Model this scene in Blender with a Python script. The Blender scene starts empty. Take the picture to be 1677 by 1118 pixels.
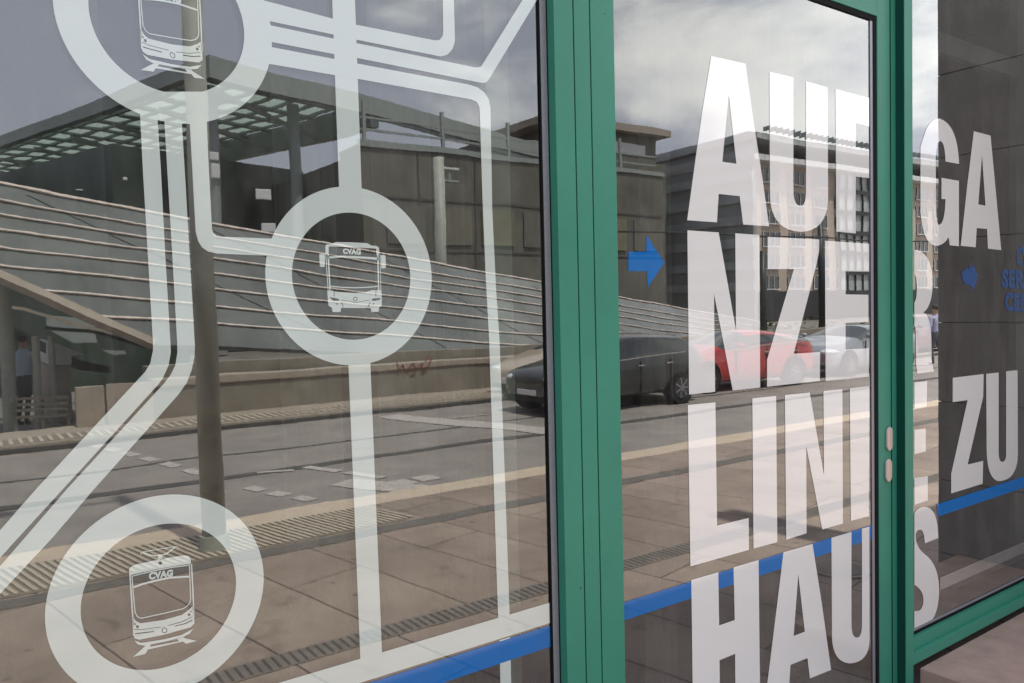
import bpy, bmesh, math, random
from mathutils import Vector, Matrix
from mathutils.geometry import tessellate_polygon
random.seed(7)
S = bpy.context.scene
COL = S.collection
PI = math.pi

# ------------------------------------------------------------------ camera
F_PX = 1295.0; YAW, PITCH, ROLL = .61464, -.04198, -.02358
H = 1.9; D = 2.013                       # eye height, distance to the glass
cy, sy = math.cos(YAW), math.sin(YAW); cp, sp = math.cos(PITCH), math.sin(PITCH)
FW = Vector((sy*cp, cy*cp, sp)); R0 = Vector((cy, -sy, 0)); U0 = R0.cross(FW)
c_, s_ = math.cos(ROLL), math.sin(ROLL)
RR = c_*R0 + s_*U0; UU = -s_*R0 + c_*U0
cam = bpy.data.cameras.new('camera'); camo = bpy.data.objects.new('camera', cam); COL.objects.link(camo)
M = Matrix((RR, UU, -FW)).transposed().to_4x4(); M.translation = Vector((0, -D, H))
camo.matrix_world = M
cam.sensor_width = 36; cam.lens = F_PX/1677*36; cam.clip_start = .05; cam.clip_end = 2000
S.camera = camo

def ray(x, y):
    return FW + RR*((x-838.5)/F_PX) - UU*((y-559)/F_PX)
def W(x, y, off=0.):                     # point of the facade (plane y = -off)
    d = ray(x, y); t = (D-off)/d.y
    return (t*d.x, H+t*d.z)
# ground plan read off the mirror image of the square in the panes
def G(x, y, z=0.):
    d = ray(x, y); t = (z-H)/d.z
    return Vector((t*d.x, D-t*d.y, z))
def GY(x, y, Y):
    d = ray(x, y); t = (D-Y)/d.y
    return Vector((t*d.x, Y, H+t*d.z))

# ------------------------------------------------------------------ materials
def newmat(name):
    m = bpy.data.materials.new(name); m.use_nodes = True
    nt = m.node_tree; nt.nodes.clear()
    out = nt.nodes.new('ShaderNodeOutputMaterial')
    return m, nt, out
def N(nt, t, **k):
    n = nt.nodes.new(t)
    for a, v in k.items():
        if a.startswith('i_'): n.inputs[a[2:].replace('_', ' ')].default_value = v
        else: setattr(n, a, v)
    return n
def col4(c): return (c[0], c[1], c[2], 1)
def mat(name, c, rough=.6, var=.12, scale=6., bump=.0, metal=0., spec=.5, bscale=None, coat=0.):
    m, nt, out = newmat(name)
    b = N(nt, 'ShaderNodeBsdfPrincipled'); nt.links.new(b.outputs[0], out.inputs[0])
    b.inputs['Roughness'].default_value = rough; b.inputs['Metallic'].default_value = metal
    b.inputs['Specular IOR Level'].default_value = spec; b.inputs['Coat Weight'].default_value = coat
    tc = N(nt, 'ShaderNodeTexCoord')
    no = N(nt, 'ShaderNodeTexNoise'); no.inputs['Scale'].default_value = scale; no.inputs['Detail'].default_value = 8
    no.inputs['Roughness'].default_value = .65
    nt.links.new(tc.outputs['Object'], no.inputs['Vector'])
    r = N(nt, 'ShaderNodeMapRange'); r.inputs[1].default_value = .3; r.inputs[2].default_value = .7
    r.inputs[3].default_value = 1-var; r.inputs[4].default_value = 1+var
    nt.links.new(no.outputs['Fac'], r.inputs[0])
    mx = N(nt, 'ShaderNodeVectorMath', operation='SCALE'); mx.inputs[0].default_value = c
    nt.links.new(r.outputs[0], mx.inputs['Scale']); nt.links.new(mx.outputs[0], b.inputs['Base Color'])
    if bump:
        n2 = N(nt, 'ShaderNodeTexNoise'); n2.inputs['Scale'].default_value = bscale or scale*8; n2.inputs['Detail'].default_value = 6
        nt.links.new(tc.outputs['Object'], n2.inputs['Vector'])
        bp = N(nt, 'ShaderNodeBump'); bp.inputs['Strength'].default_value = 1; bp.inputs['Distance'].default_value = bump
        nt.links.new(n2.outputs['Fac'], bp.inputs['Height']); nt.links.new(bp.outputs[0], b.inputs['Normal'])
    return m

def gloss_fac(nt, base=.085, gain=3.2):
    """reflectance of coated double glazing, and its faint ripple"""
    tc = N(nt, 'ShaderNodeTexCoord')
    mp = N(nt, 'ShaderNodeMapping'); mp.inputs['Scale'].default_value = (1., 1., 1.9)
    nt.links.new(tc.outputs['Object'], mp.inputs[0])
    n1 = N(nt, 'ShaderNodeTexNoise'); n1.inputs['Scale'].default_value = 1.6; n1.inputs['Detail'].default_value = 1.5
    n2 = N(nt, 'ShaderNodeTexNoise'); n2.inputs['Scale'].default_value = 24; n2.inputs['Detail'].default_value = 2
    nt.links.new(mp.outputs[0], n1.inputs[0]); nt.links.new(mp.outputs[0], n2.inputs[0])
    b1 = N(nt, 'ShaderNodeBump'); b1.inputs['Distance'].default_value = .0006; b1.inputs['Strength'].default_value = 1
    b2 = N(nt, 'ShaderNodeBump'); b2.inputs['Distance'].default_value = .000007; b2.inputs['Strength'].default_value = 1
    nt.links.new(n1.outputs['Fac'], b1.inputs['Height']); nt.links.new(n2.outputs['Fac'], b2.inputs['Height'])
    nt.links.new(b1.outputs[0], b2.inputs['Normal'])
    fr = N(nt, 'ShaderNodeFresnel'); fr.inputs['IOR'].default_value = 1.5
    ma = N(nt, 'ShaderNodeMath', operation='MULTIPLY_ADD'); ma.inputs[1].default_value = gain; ma.inputs[2].default_value = base
    nt.links.new(fr.outputs[0], ma.inputs[0])
    g = N(nt, 'ShaderNodeBsdfGlossy'); g.inputs['Roughness'].default_value = 0.0
    g.inputs['Color'].default_value = (.97, 1, .955, 1)
    nt.links.new(b2.outputs[0], g.inputs['Normal'])
    return ma.outputs[0], g.outputs[0]
def glass_mat(name, tint=(.58, .64, .60), base=.085, gain=3.2):
    m, nt, out = newmat(name)
    fac, g = gloss_fac(nt, base, gain)
    t = N(nt, 'ShaderNodeBsdfTransparent'); t.inputs[0].default_value = col4(tint)
    mx = N(nt, 'ShaderNodeMixShader'); nt.links.new(fac, mx.inputs[0]); nt.links.new(t.outputs[0], mx.inputs[1]); nt.links.new(g, mx.inputs[2])
    # faint film of dust and wiping streaks
    tc = N(nt, 'ShaderNodeTexCoord'); mp = N(nt, 'ShaderNodeMapping'); mp.inputs['Scale'].default_value = (2.2, 1, .7); mp.inputs['Rotation'].default_value = (0, .35, 0)
    nt.links.new(tc.outputs['Object'], mp.inputs[0])
    no = N(nt, 'ShaderNodeTexNoise'); no.inputs['Scale'].default_value = 3.5; no.inputs['Detail'].default_value = 9; no.inputs['Roughness'].default_value = .72; nt.links.new(mp.outputs[0], no.inputs[0])
    n2 = N(nt, 'ShaderNodeTexNoise'); n2.inputs['Scale'].default_value = 130; n2.inputs['Detail'].default_value = 2; nt.links.new(tc.outputs['Object'], n2.inputs[0])
    r = N(nt, 'ShaderNodeMapRange'); r.inputs[1].default_value = .42; r.inputs[2].default_value = .78; r.inputs[3].default_value = .006; r.inputs[4].default_value = .085; nt.links.new(no.outputs['Fac'], r.inputs[0])
    r2 = N(nt, 'ShaderNodeMapRange'); r2.inputs[1].default_value = .70; r2.inputs[2].default_value = .80; r2.inputs[3].default_value = 0; r2.inputs[4].default_value = .18; nt.links.new(n2.outputs['Fac'], r2.inputs[0])
    a = N(nt, 'ShaderNodeMath', operation='ADD'); nt.links.new(r.outputs[0], a.inputs[0]); nt.links.new(r2.outputs[0], a.inputs[1])
    df = N(nt, 'ShaderNodeBsdfDiffuse'); df.inputs[0].default_value = (.6, .58, .54, 1)
    m2 = N(nt, 'ShaderNodeMixShader'); nt.links.new(a.outputs[0], m2.inputs[0]); nt.links.new(mx.outputs[0], m2.inputs[1]); nt.links.new(df.outputs[0], m2.inputs[2])
    nt.links.new(m2.outputs[0], out.inputs[0]); return m
def clear_mat():
    m, nt, out = newmat('pane_edge')
    t = N(nt, 'ShaderNodeBsdfTransparent'); nt.links.new(t.outputs[0], out.inputs[0]); return m
def vinyl_mat(name, c, alpha=1., base=.07, gain=2.9):
    m, nt, out = newmat(name)
    fac, g = gloss_fac(nt, base, gain)
    tc = N(nt, 'ShaderNodeTexCoord'); no = N(nt, 'ShaderNodeTexNoise'); no.inputs['Scale'].default_value = 260; no.inputs['Detail'].default_value = 3
    nt.links.new(tc.outputs['Object'], no.inputs[0])
    r = N(nt, 'ShaderNodeMapRange'); r.inputs[3].default_value = .95; r.inputs[4].default_value = 1.05
    nt.links.new(no.outputs['Fac'], r.inputs[0])
    sc = N(nt, 'ShaderNodeVectorMath', operation='SCALE'); sc.inputs[0].default_value = c; nt.links.new(r.outputs[0], sc.inputs['Scale'])
    d = N(nt, 'ShaderNodeBsdfDiffuse'); nt.links.new(sc.outputs[0], d.inputs[0])
    sh = d.outputs[0]
    if alpha < 1:
        t = N(nt, 'ShaderNodeBsdfTransparent'); t.inputs[0].default_value = (.62, .68, .64, 1)
        a = N(nt, 'ShaderNodeMixShader'); a.inputs[0].default_value = alpha
        nt.links.new(t.outputs[0], a.inputs[1]); nt.links.new(sh, a.inputs[2]); sh = a.outputs[0]
    mx = N(nt, 'ShaderNodeMixShader'); nt.links.new(fac, mx.inputs[0]); nt.links.new(sh, mx.inputs[1]); nt.links.new(g, mx.inputs[2])
    nt.links.new(mx.outputs[0], out.inputs[0]); return m

def slab_mat(name, c, w, h, rot, joint=.012, dark=.35, off=.5):
    m, nt, out = newmat(name)
    b = N(nt, 'ShaderNodeBsdfPrincipled'); b.inputs['Roughness'].default_value = .85; nt.links.new(b.outputs[0], out.inputs[0])
    tc = N(nt, 'ShaderNodeTexCoord'); mp = N(nt, 'ShaderNodeMapping'); mp.inputs['Rotation'].default_value = (0, 0, rot)
    nt.links.new(tc.outputs['Object'], mp.inputs[0])
    br = N(nt, 'ShaderNodeTexBrick'); br.offset = off; br.inputs['Scale'].default_value = 1
    br.inputs['Brick Width'].default_value = w; br.inputs['Row Height'].default_value = h
    br.inputs['Mortar Size'].default_value = joint; br.inputs['Mortar Smooth'].default_value = .1; br.inputs['Bias'].default_value = 0
    br.inputs['Color1'].default_value = col4([q*.9 for q in c]); br.inputs['Color2'].default_value = col4([q*1.08 for q in c])
    br.inputs['Mortar'].default_value = col4([q*dark for q in c])
    nt.links.new(mp.outputs[0], br.inputs[0])
    no = N(nt, 'ShaderNodeTexNoise'); no.inputs['Scale'].default_value = .9; no.inputs['Detail'].default_value = 10; no.inputs['Roughness'].default_value = .7
    nt.links.new(tc.outputs['Object'], no.inputs[0])
    r = N(nt, 'ShaderNodeMapRange'); r.inputs[1].default_value = .3; r.inputs[2].default_value = .7; r.inputs[3].default_value = .68; r.inputs[4].default_value = 1.18
    nt.links.new(no.outputs['Fac'], r.inputs[0])
    n3 = N(nt, 'ShaderNodeTexNoise'); n3.inputs['Scale'].default_value = 60; n3.inputs['Detail'].default_value = 4
    nt.links.new(tc.outputs['Object'], n3.inputs[0])
    r3 = N(nt, 'ShaderNodeMapRange'); r3.inputs[1].default_value = .3; r3.inputs[2].default_value = .7; r3.inputs[3].default_value = .86; r3.inputs[4].default_value = 1.12
    nt.links.new(n3.outputs['Fac'], r3.inputs[0])
    m0_ = N(nt, 'ShaderNodeMath', operation='MULTIPLY'); nt.links.new(r.outputs[0], m0_.inputs[0]); nt.links.new(r3.outputs[0], m0_.inputs[1])
    vo = N(nt, 'ShaderNodeTexVoronoi'); vo.inputs['Scale'].default_value = 3.3; nt.links.new(tc.outputs['Object'], vo.inputs[0])      # trodden gum and stains
    rv = N(nt, 'ShaderNodeMapRange'); rv.inputs[1].default_value = .05; rv.inputs[2].default_value = .11; rv.inputs[3].default_value = .62; rv.inputs[4].default_value = 1; nt.links.new(vo.outputs['Distance'], rv.inputs[0])
    n4 = N(nt, 'ShaderNodeTexNoise'); n4.inputs['Scale'].default_value = 2.6; n4.inputs['Detail'].default_value = 6; n4.inputs['Distortion'].default_value = 1.2; nt.links.new(tc.outputs['Object'], n4.inputs[0])
    r4 = N(nt, 'ShaderNodeMapRange'); r4.inputs[1].default_value = .60; r4.inputs[2].default_value = .72; r4.inputs[3].default_value = 1; r4.inputs[4].default_value = .72; nt.links.new(n4.outputs['Fac'], r4.inputs[0])
    m1_ = N(nt, 'ShaderNodeMath', operation='MULTIPLY'); nt.links.new(rv.outputs[0], m1_.inputs[0]); nt.links.new(r4.outputs[0], m1_.inputs[1])
    mu = N(nt, 'ShaderNodeMath', operation='MULTIPLY'); nt.links.new(m0_.outputs[0], mu.inputs[0]); nt.links.new(m1_.outputs[0], mu.inputs[1])
    sc = N(nt, 'ShaderNodeVectorMath', operation='SCALE'); nt.links.new(br.outputs[0], sc.inputs[0]); nt.links.new(mu.outputs[0], sc.inputs['Scale'])
    nt.links.new(sc.outputs[0], b.inputs['Base Color'])
    bp = N(nt, 'ShaderNodeBump'); bp.inputs['Distance'].default_value = .002; bp.inputs['Strength'].default_value = 1
    nt.links.new(n3.outputs['Fac'], bp.inputs['Height']); nt.links.new(bp.outputs[0], b.inputs['Normal'])
    return m

MT = dict(
    green=mat('green_coated_aluminium', (.038, .262, .168), .42, .09, 2.2, .00018, bscale=700),
    rubber=mat('black_rubber', (.006, .0065, .0065), .7, .1, spec=.15),
    spacer=mat('grey_spacer', (.33, .33, .36), .35, .25, 300, metal=.4),
    steel=mat('brushed_steel', (.62, .57, .55), .32, .06, 80, metal=.85),
    vinyl=vinyl_mat('frosted_white_vinyl', (.60, .70, .63)),
    wvinyl=vinyl_mat('white_letter_vinyl', (.89, .91, .85), 1., .02, 2.9),
    dimvinyl=vinyl_mat('thin_white_vinyl', (.62,.64,.60), .5, .045, 4.4),
    blue=vinyl_mat('blue_vinyl', (.0, .16, .50), 1., .05, 1.1),
    dimblue=vinyl_mat('thin_blue_vinyl', (.005, .14, .48), .62, .04, 2.6),
    glass=glass_mat('coated_glass'),
    clear=clear_mat(),
    recess_shade=mat('dark_green_recess_shade', (.004, .060, .042), .7, .1, spec=.2),  # darker green carrying the shade of the recess beside the mullion
    glass2=glass_mat('inner_glass', (.9, .93, .91), .02, 1.6),
    stone=mat('pink_stone', (.42, .30, .235), .75, .18, 7, .0016),
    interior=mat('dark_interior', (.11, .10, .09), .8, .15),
    lining=mat('grey_lining', (.75, .75, .71), .6, .08),
    post=mat('pale_interior_post', (.72, .76, .72), .5, .04),
    dark=mat('dark_metal', (.02, .022, .024), .45, .1),
    asphalt=mat('asphalt', (.30, .265, .245), .9, .2, 1.3, .002, bscale=120),
    kerb=mat('kerb_stone', (.36, .31, .26), .85, .15, 5, .001),
    darkkerb=mat('dark_kerb', (.09, .085, .08), .85, .2, 5),
    tan=mat('tan_paving', (.62, .50, .39), .85, .1, 5),
    paint=mat('road_paint', (.52, .46, .43), .75, .38, 22),
    concrete=mat('grey_concrete', (.26, .23, .19), .85, .22, 1.6, .002),
    conlight=mat('pale_concrete', (.40, .34, .28), .85, .15, 2.2, .002),
    alu=mat('aluminium_bar', (.80, .68, .60), .4, .1, 5, metal=.2),
    sheet=mat('roof_glass_sheet', (.17, .18, .17), .10, .35, .5, spec=.8),
    canopy=mat('grey_canopy_steel', (.30, .33, .32), .6, .12),
    polemat=mat('galvanised_pole', (.42, .43, .38), .6, .2, 5, .0005),
    brown=mat('brown_panel_wall', (.15, .145, .12), .8, .38, .35),
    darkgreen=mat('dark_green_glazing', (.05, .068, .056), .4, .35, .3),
    tanwall=mat('tan_render', (.56, .46, .38), .85, .1, .3),
    greywall=mat('grey_facade', (.30, .32, .31), .5, .15, .4),
    greyband=mat('grey_glass_band', (.42, .45, .45), .3, .2, .6),
    white=mat('white_paint', (.72, .72, .72), .5, .04),
    win=mat('dark_window', (.03, .035, .04), .08, .2, .5, spec=.9),
    foliage=mat('shrub_leaves', (.09, .11, .035), .8, .4, 20),
    ground=mat('ground', (.22, .20, .18), .9, .15, .5),
    gravel=mat('soil', (.12, .11, .08), .9, .3, 3),
)
# projecting wall: stone cladding with horizontal joints
MT['pave'] = slab_mat('paving_slabs', (.37, .288, .24), 2.9, .605, math.radians(-79), .008, .42, .37)
MT['clad'] = mat('rough_stone_cladding', (.20, .182, .168), .85, .13, 5, .0022, bscale=60)

def rib_mat():
    m, nt, out = newmat('ribbed_paving')
    b = N(nt, 'ShaderNodeBsdfPrincipled'); b.inputs['Roughness'].default_value = .85; nt.links.new(b.outputs[0], out.inputs[0])
    tc = N(nt, 'ShaderNodeTexCoord'); n3 = N(nt, 'ShaderNodeTexNoise'); n3.inputs['Scale'].default_value = 14
    nt.links.new(tc.outputs['Object'], n3.inputs[0])
    r = N(nt, 'ShaderNodeMapRange'); r.inputs[3].default_value = .8; r.inputs[4].default_value = 1.15; nt.links.new(n3.outputs['Fac'], r.inputs[0])
    sc = N(nt, 'ShaderNodeVectorMath', operation='SCALE'); sc.inputs[0].default_value = (.56, .48, .38); nt.links.new(r.outputs[0], sc.inputs['Scale'])
    nt.links.new(sc.outputs[0], b.inputs['Base Color']); return m
MT['rib'] = rib_mat()
MT['ribgap'] = mat('rib_gap', (.27, .23, .19), .9)

# ------------------------------------------------------------------ builders
def obj(name, me, m=None, parent=None):
    if isinstance(me, bmesh.types.BMesh):
        bm = me; me = bpy.data.meshes.new(name); bm.normal_update(); bm.to_mesh(me); bm.free()
    o = bpy.data.objects.new(name, me); COL.objects.link(o)
    if m is not None:
        for q in (m if isinstance(m, (list, tuple)) else [m]): me.materials.append(q)
    if parent: o.parent = parent
    return o
def tag(o, label=None, cat=None, group=None, kind=None):
    if label: o['label'] = label
    if cat: o['category'] = cat
    if group: o['group'] = group
    if kind: o['kind'] = kind
    return o
def thing(name, label, cat, loc=(0, 0, 0), rz=0, group=None):
    o = bpy.data.objects.new(name, None); COL.objects.link(o); o.location = loc; o.rotation_euler = (0, 0, rz)
    o.empty_display_size = .1
    return tag(o, label, cat, group)
def box(bm, x0, x1, y0, y1, z0, z1, bev=0.):
    x0, x1 = sorted((x0, x1)); y0, y1 = sorted((y0, y1)); z0, z1 = sorted((z0, z1))
    r = bmesh.ops.create_cube(bm, size=1, matrix=Matrix.Translation(((x0+x1)/2, (y0+y1)/2, (z0+z1)/2)) @ Matrix.Diagonal((x1-x0, y1-y0, z1-z0, 1)))
    if bev:
        es = list({e for v in r['verts'] for e in v.link_edges})
        bmesh.ops.bevel(bm, geom=es, offset=bev, segments=2, affect='EDGES', profile=.6)
    return bm
def B(*a, **k): return box(bmesh.new(), *a, **k)
def beam(bm, p, q, w, h, up=Vector((0, 0, 1))):
    p = Vector(p); q = Vector(q); d = q-p; L = d.length; d.normalize()
    s = d.cross(up); s.normalize(); u = s.cross(d)
    m = Matrix((d, s, u)).transposed().to_4x4(); m.translation = (p+q)/2
    bmesh.ops.create_cube(bm, size=1, matrix=m @ Matrix.Diagonal((L, w, h, 1)))
    return bm
def cyl(bm, p, q, r, r2=None, seg=20):
    p = Vector(p); q = Vector(q); d = q-p; L = d.length
    m = Matrix.Translation((p+q)/2) @ d.to_track_quat('Z', 'Y').to_matrix().to_4x4()
    bmesh.ops.create_cone(bm, cap_ends=True, segments=seg, radius1=r, radius2=r if r2 is None else r2, depth=L, matrix=m)
    return bm
def smooth(o):
    for p in o.data.polygons: p.use_smooth = True
    return o

# flat vinyl: polygons (with holes) given as facade points
VSTEP = [0]
def vinyl(name, polys, m, parent, px=True, label=None):
    """polys: list of (outer, [holes]); each in photo-measured points (px) or metres; 0.4 mm foil stack on the glass"""
    VSTEP[0] += 1
    y = -.0006 - VSTEP[0]*.00002
    vs = []; fs = []
    for pl in polys:
        outer, holes = pl if isinstance(pl, tuple) else (pl, [])
        loops = [[Vector((*((W(*p)) if px else p), 0)) for p in L] for L in [outer]+holes]
        flat = [v for L in loops for v in L]
        base = len(vs)
        vs += [(v.x, y, v.y) for v in flat]
        for t in tessellate_polygon(loops):
            a, b, c = [flat[i] for i in t]
            if abs((b-a).cross(c-a).z) < 1e-12: continue
            cr = (b-a).cross(c-a).z
            t = t if cr > 0 else t[::-1]   # normal towards -y
            fs.append([base+i for i in t])
    me = bpy.data.meshes.new(name); me.from_pydata(vs, [], fs); me.update()
    o = obj(name, me, m, parent)
    if label: o['label'] = label
    return o
def circ(cx, cz, r, n=96): return [(cx+r*math.cos(2*PI*i/n), cz+r*math.sin(2*PI*i/n)) for i in range(n)]
def stroke(pts, w, closed=False):
    """polyline to polygon (same space as the points)"""
    P = [Vector(p) for p in pts]; n = len(P); L = []; Rr = []
    for i in range(n):
        if closed: a, b = P[(i-1) % n], P[(i+1) % n]; d1 = (P[i]-a).normalized(); d2 = (b-P[i]).normalized()
        else:
            d1 = (P[i]-P[i-1]).normalized() if i else (P[1]-P[0]).normalized()
            d2 = (P[i+1]-P[i]).normalized() if i < n-1 else d1
        t = (d1+d2).normalized(); nn = Vector((-t.y, t.x)); k = w/2/max(.4, abs(nn.dot(Vector((-d1.y, d1.x)))))
        L.append(tuple(P[i]+nn*k)); Rr.append(tuple(P[i]-nn*k))
    if closed: return (L, [Rr])
    return L+Rr[::-1]
def text_polys(txt, quad, parent, m, px=True, bold=.065, name='lettering'):
    cu = bpy.data.curves.new('t', 'FONT'); cu.body = txt; cu.size = 1; cu.offset = bold; cu.resolution_u = 4; cu.space_character = 1.05
    to = bpy.data.objects.new('t', cu); COL.objects.link(to)
    dg = bpy.context.evaluated_depsgraph_get(); dg.update()
    me = bpy.data.meshes.new_from_object(to.evaluated_get(dg)); bpy.data.objects.remove(to); bpy.data.curves.remove(cu)
    xs = [v.co.x for v in me.vertices]; ys = [v.co.y for v in me.vertices]
    x0, x1, y0, y1 = min(xs), max(xs), min(ys), max(ys)
    VSTEP[0] += 1; y = -.0006 - VSTEP[0]*.00002
    TL, TR, BR, BL = [Vector(q) for q in quad]
    for v in me.vertices:
        u = (v.co.x-x0)/(x1-x0); w = (v.co.y-y0)/(y1-y0)
        p = (BL*(1-u)+BR*u)*(1-w)+(TL*(1-u)+TR*u)*w
        q = W(*p) if px else p
        v.co = Vector((q[0], y, q[1]))
    me.name = name
    return obj(name, me, m, parent)

# ------------------------------------------------------------------ the shop front
def inner_pane(x0, x1, z0, z1, parent):
    bm = B(x0, x1, .019, .0225, z0, z1); bm.normal_update()
    for f in bm.faces: f.material_index = 0 if f.normal.y < -.9 else 1
    return obj('inner_pane', bm, [MT['glass2'], MT['clear']], parent)
def pane(name, x0, x1, z0, z1, parent, th=.006):
    bm = B(x0, x1, 0, th, z0, z1)
    bm.normal_update()
    for f in bm.faces: f.material_index = 0 if f.normal.y < -.9 else 1
    return obj(name, bm, [MT['glass'], MT['clear']], parent)
G_OFF = .040
def FX(px, off=G_OFF, y=500): return W(px, y, off)[0]

# left fixed window -----------------------------------------------------------
XP = W(897, 559)[0]
lw = thing('fixed_window', 'large fixed shop window on the left with white route map rings and lines behind the green post', 'window', (0, 0, 0))
pane('glass_pane', -1.5, W(906, 500)[0], -.02, 3.6, lw)
xs0, xs1 = W(892.5, 500)[0], W(902.5, 500)[0]
obj('spacer_bar', B(xs0, xs1, -.0045, -.0025, -.02, 3.6), MT['spacer'], lw)
obj('gasket', B(xs1+.0005, W(908.5, 500)[0], -.006, -.0005, -.02, 3.6), MT['rubber'], lw)
obj('gasket', B(xs0-.008, xs0-.0005, -.0055, -.0022, -.02, 3.6), MT['rubber'], lw)
obj('bottom_rail', B(-1.5, W(907, 500)[0], -.05, .05, -.10, -.021), MT['green'], lw)

inner_pane(-1.5, xs0-.01, -.02, 3.6, lw)
# the three-part green post
post = thing('facade_post', 'broad green metal post with two vertical grooves between the map window and the door', 'post')
e = [FX(p) for p in (916.8, 947.4, 974.0, 1013.5)]
g = .0048
for k in range(3):
    a, b = e[k]+(g if k else 0), e[k+1]
    obj('cover_strip', B(a, b, -G_OFF, .06, -.1, 3.8, bev=.0015), MT['green'], post)
obj('groove', B(e[0]+.01, e[3]-.01, -.0365, .055, -.1, 3.8), MT['rubber'], post)

for (px, py) in ((951, 963), (990, 22)):
    q = W(px, py, G_OFF); bm = bmesh.new(); cyl(bm, (q[0], -G_OFF-.0008, q[1]), (q[0], -G_OFF+.001, q[1]), .003 if py > 500 else .002, seg=14); obj('screw', bm, MT['dark'], post)
# door ------------------------------------------------------------------------
door = thing('glass_door', 'glass door leaf in a green frame covered with tall white letters beside the broad post', 'door')
dx0, dx1 = FX(1010, 0), W(1432, 500)[0]
stile_x0 = W(1441, 500)[0]
zt = 3.172
pane('glass_pane', e[3]-.01, stile_x0, .10, zt+.02, door)
DO = .012
inner_pane(e[3]+.03, W(1425, 500)[0], .13, zt-.02, door)
s0, s1 = FX(1438.5, DO), FX(1458.6, DO)
obj('stile', B(s0, s1, -DO, .05, .02, 3.8, bev=.0015), MT['green'], door)
obj('top_rail', B(e[3]+.001, s0-.0005, -DO, .05, zt+.012, 3.8, bev=.0015), MT['green'], door)
obj('bottom_rail', B(e[3]+.001, s0-.0005, -DO, .05, .02, .10, bev=.0015), MT['green'], door)
obj('gasket', B(s0-.024, s0-.0008, -.008, -.0005, .101, zt+.011), MT['rubber'], door)
obj('gasket', B(e[3]+.002, s0-.025, -.008, -.0005, zt-.012, zt+.011), MT['rubber'], door)
obj('spacer_bar', B(s0-.046, s0-.0245, -.0045, -.0015, .101, zt-.0125), MT['spacer'], door)
jx0 = FX(1460.2, DO)
jamb = thing('door_jamb', 'narrow green upright with a dark recess on the lock side of the door', 'post')
m0_ = FX(1482.4, .055); jo = .012; jx1 = FX(1473.2, jo)
obj('jamb_face', B(s1+.009, jx1, -jo, .05, -.1, 3.8, bev=.0012), MT['green'], jamb)
obj('door_gap', B(s1+.0005, s1+.0085, -.0122, .045, -.1, 3.8), MT['rubber'], jamb)
obj('recess_shade_strip', B(jx1+.0003, m0_-.0003, -.052, .03, -.1, 3.8), MT['recess_shade'], jamb)  # added strip, its dark colour paints the shade of the recess
# lock plates
def lock(pxc, pyt, pyb):
    x = FX(pxc, DO+.008); zt_ = W(pxc, pyt, DO+.008)[1]; zb = W(pxc, pyb, DO+.008)[1]
    r = .026
    bm = bmesh.new(); pts = []
    for i in range(25):
        a = PI*i/24; pts.append((x+r*math.cos(a), zt_-r+r*math.sin(a)))
    for i in range(25):
        a = PI+PI*i/24; pts.append((x+r*math.cos(a), zb+r+r*math.sin(a)))
    fr = [bm.verts.new((p[0], -DO-.0105, p[1])) for p in pts]
    f = bm.faces.new(fr)
    ex = bmesh.ops.extrude_face_region(bm, geom=[f]); vv = [v for v in ex['geom'] if isinstance(v, bmesh.types.BMVert)]
    bmesh.ops.translate(bm, verts=vv, vec=(0, .0095, 0))
    bmesh.ops.recalc_face_normals(bm, faces=bm.faces)
    es = [ed for ed in bm.edges if all(abs(v.co.y+DO+.0105) < 1e-5 for v in ed.verts)]
    bmesh.ops.bevel(bm, geom=es, offset=.003, segments=3, affect='EDGES')
    o = obj('lock_plate', bm, MT['steel'], door)
    bm = bmesh.new(); cyl(bm, (x+.004, -DO-.0108, (zt_+zb)/2-.018), (x+.004, -DO-.0112, (zt_+zb)/2-.018), .008)
    return o
lock(1456.5, 699, 738); lock(1454.8, 751.5, 789)

# side window -----------------------------------------------------------------
SO = .055
sw = thing('side_window', 'fixed window right of the door with white letters above a green sill rail', 'window')
m0, m1 = FX(1482.4, SO), FX(1495.3, SO)
obj('mullion', B(m0, m1, -SO, .05, .165, 3.8, bev=.0015), MT['green'], sw)
pane('glass_pane', m1-.01, 6.6, .235, 3.9, sw)
inner_pane(m1+.03, 6.55, .28, 3.9, sw)
# stepped sill rail
zs0 = W(1586, 990, .03)[1]
obj('sill_rail', B(m1+.0005, 6.6, -.030, .05, .172, .247, bev=.002), MT['green'], sw)
obj('drip_strip', B(m1+.0005, 6.6, -SO+.004, -.0305, .135, .190, bev=.002), MT['green'], sw)
obj('gasket', B(m1+.0005, 6.6, -.0065, -.0006, .2475, .262), MT['rubber'], sw)
obj('spacer_bar', B(m1+.0005, 6.6, -.0045, -.0015, .2625, .276), MT['spacer'], sw)
# mullion foot continues to the ground
obj('mullion_foot', B(m0, m1+.0, -SO+.002, .05, -.1, .1645), MT['green'], sw)

# stone ledge
lx = W(1487, 1085)[0]
bm = B(lx, 7.5, -.66, -SO-.003, -.20, .112, bev=.006)
tag(obj('stone_ledge', bm, MT['stone']), 'pinkish stone ledge below the side window at the lower right', 'ledge')

# projecting wall
XW = 5.647
zj = [-.45, .10, .62, 1.175, 1.73, 2.305, 2.87, 3.44, 4.0, 4.6]
pw = thing('projecting_wall', 'dark stone clad wall projecting from the shop front beside the side window', 'wall', (XW, 0, 0))
for a, b in zip(zj[:-1], zj[1:]):
    obj('stone_panel', B(0, .35, -.795, -.06, a+.0028, b-.0028, bev=.002), MT['clad'], pw)
obj('wall_core', B(.015, .33, -.78, -.05, -.5, 4.55), MT['dark'], pw)

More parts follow.
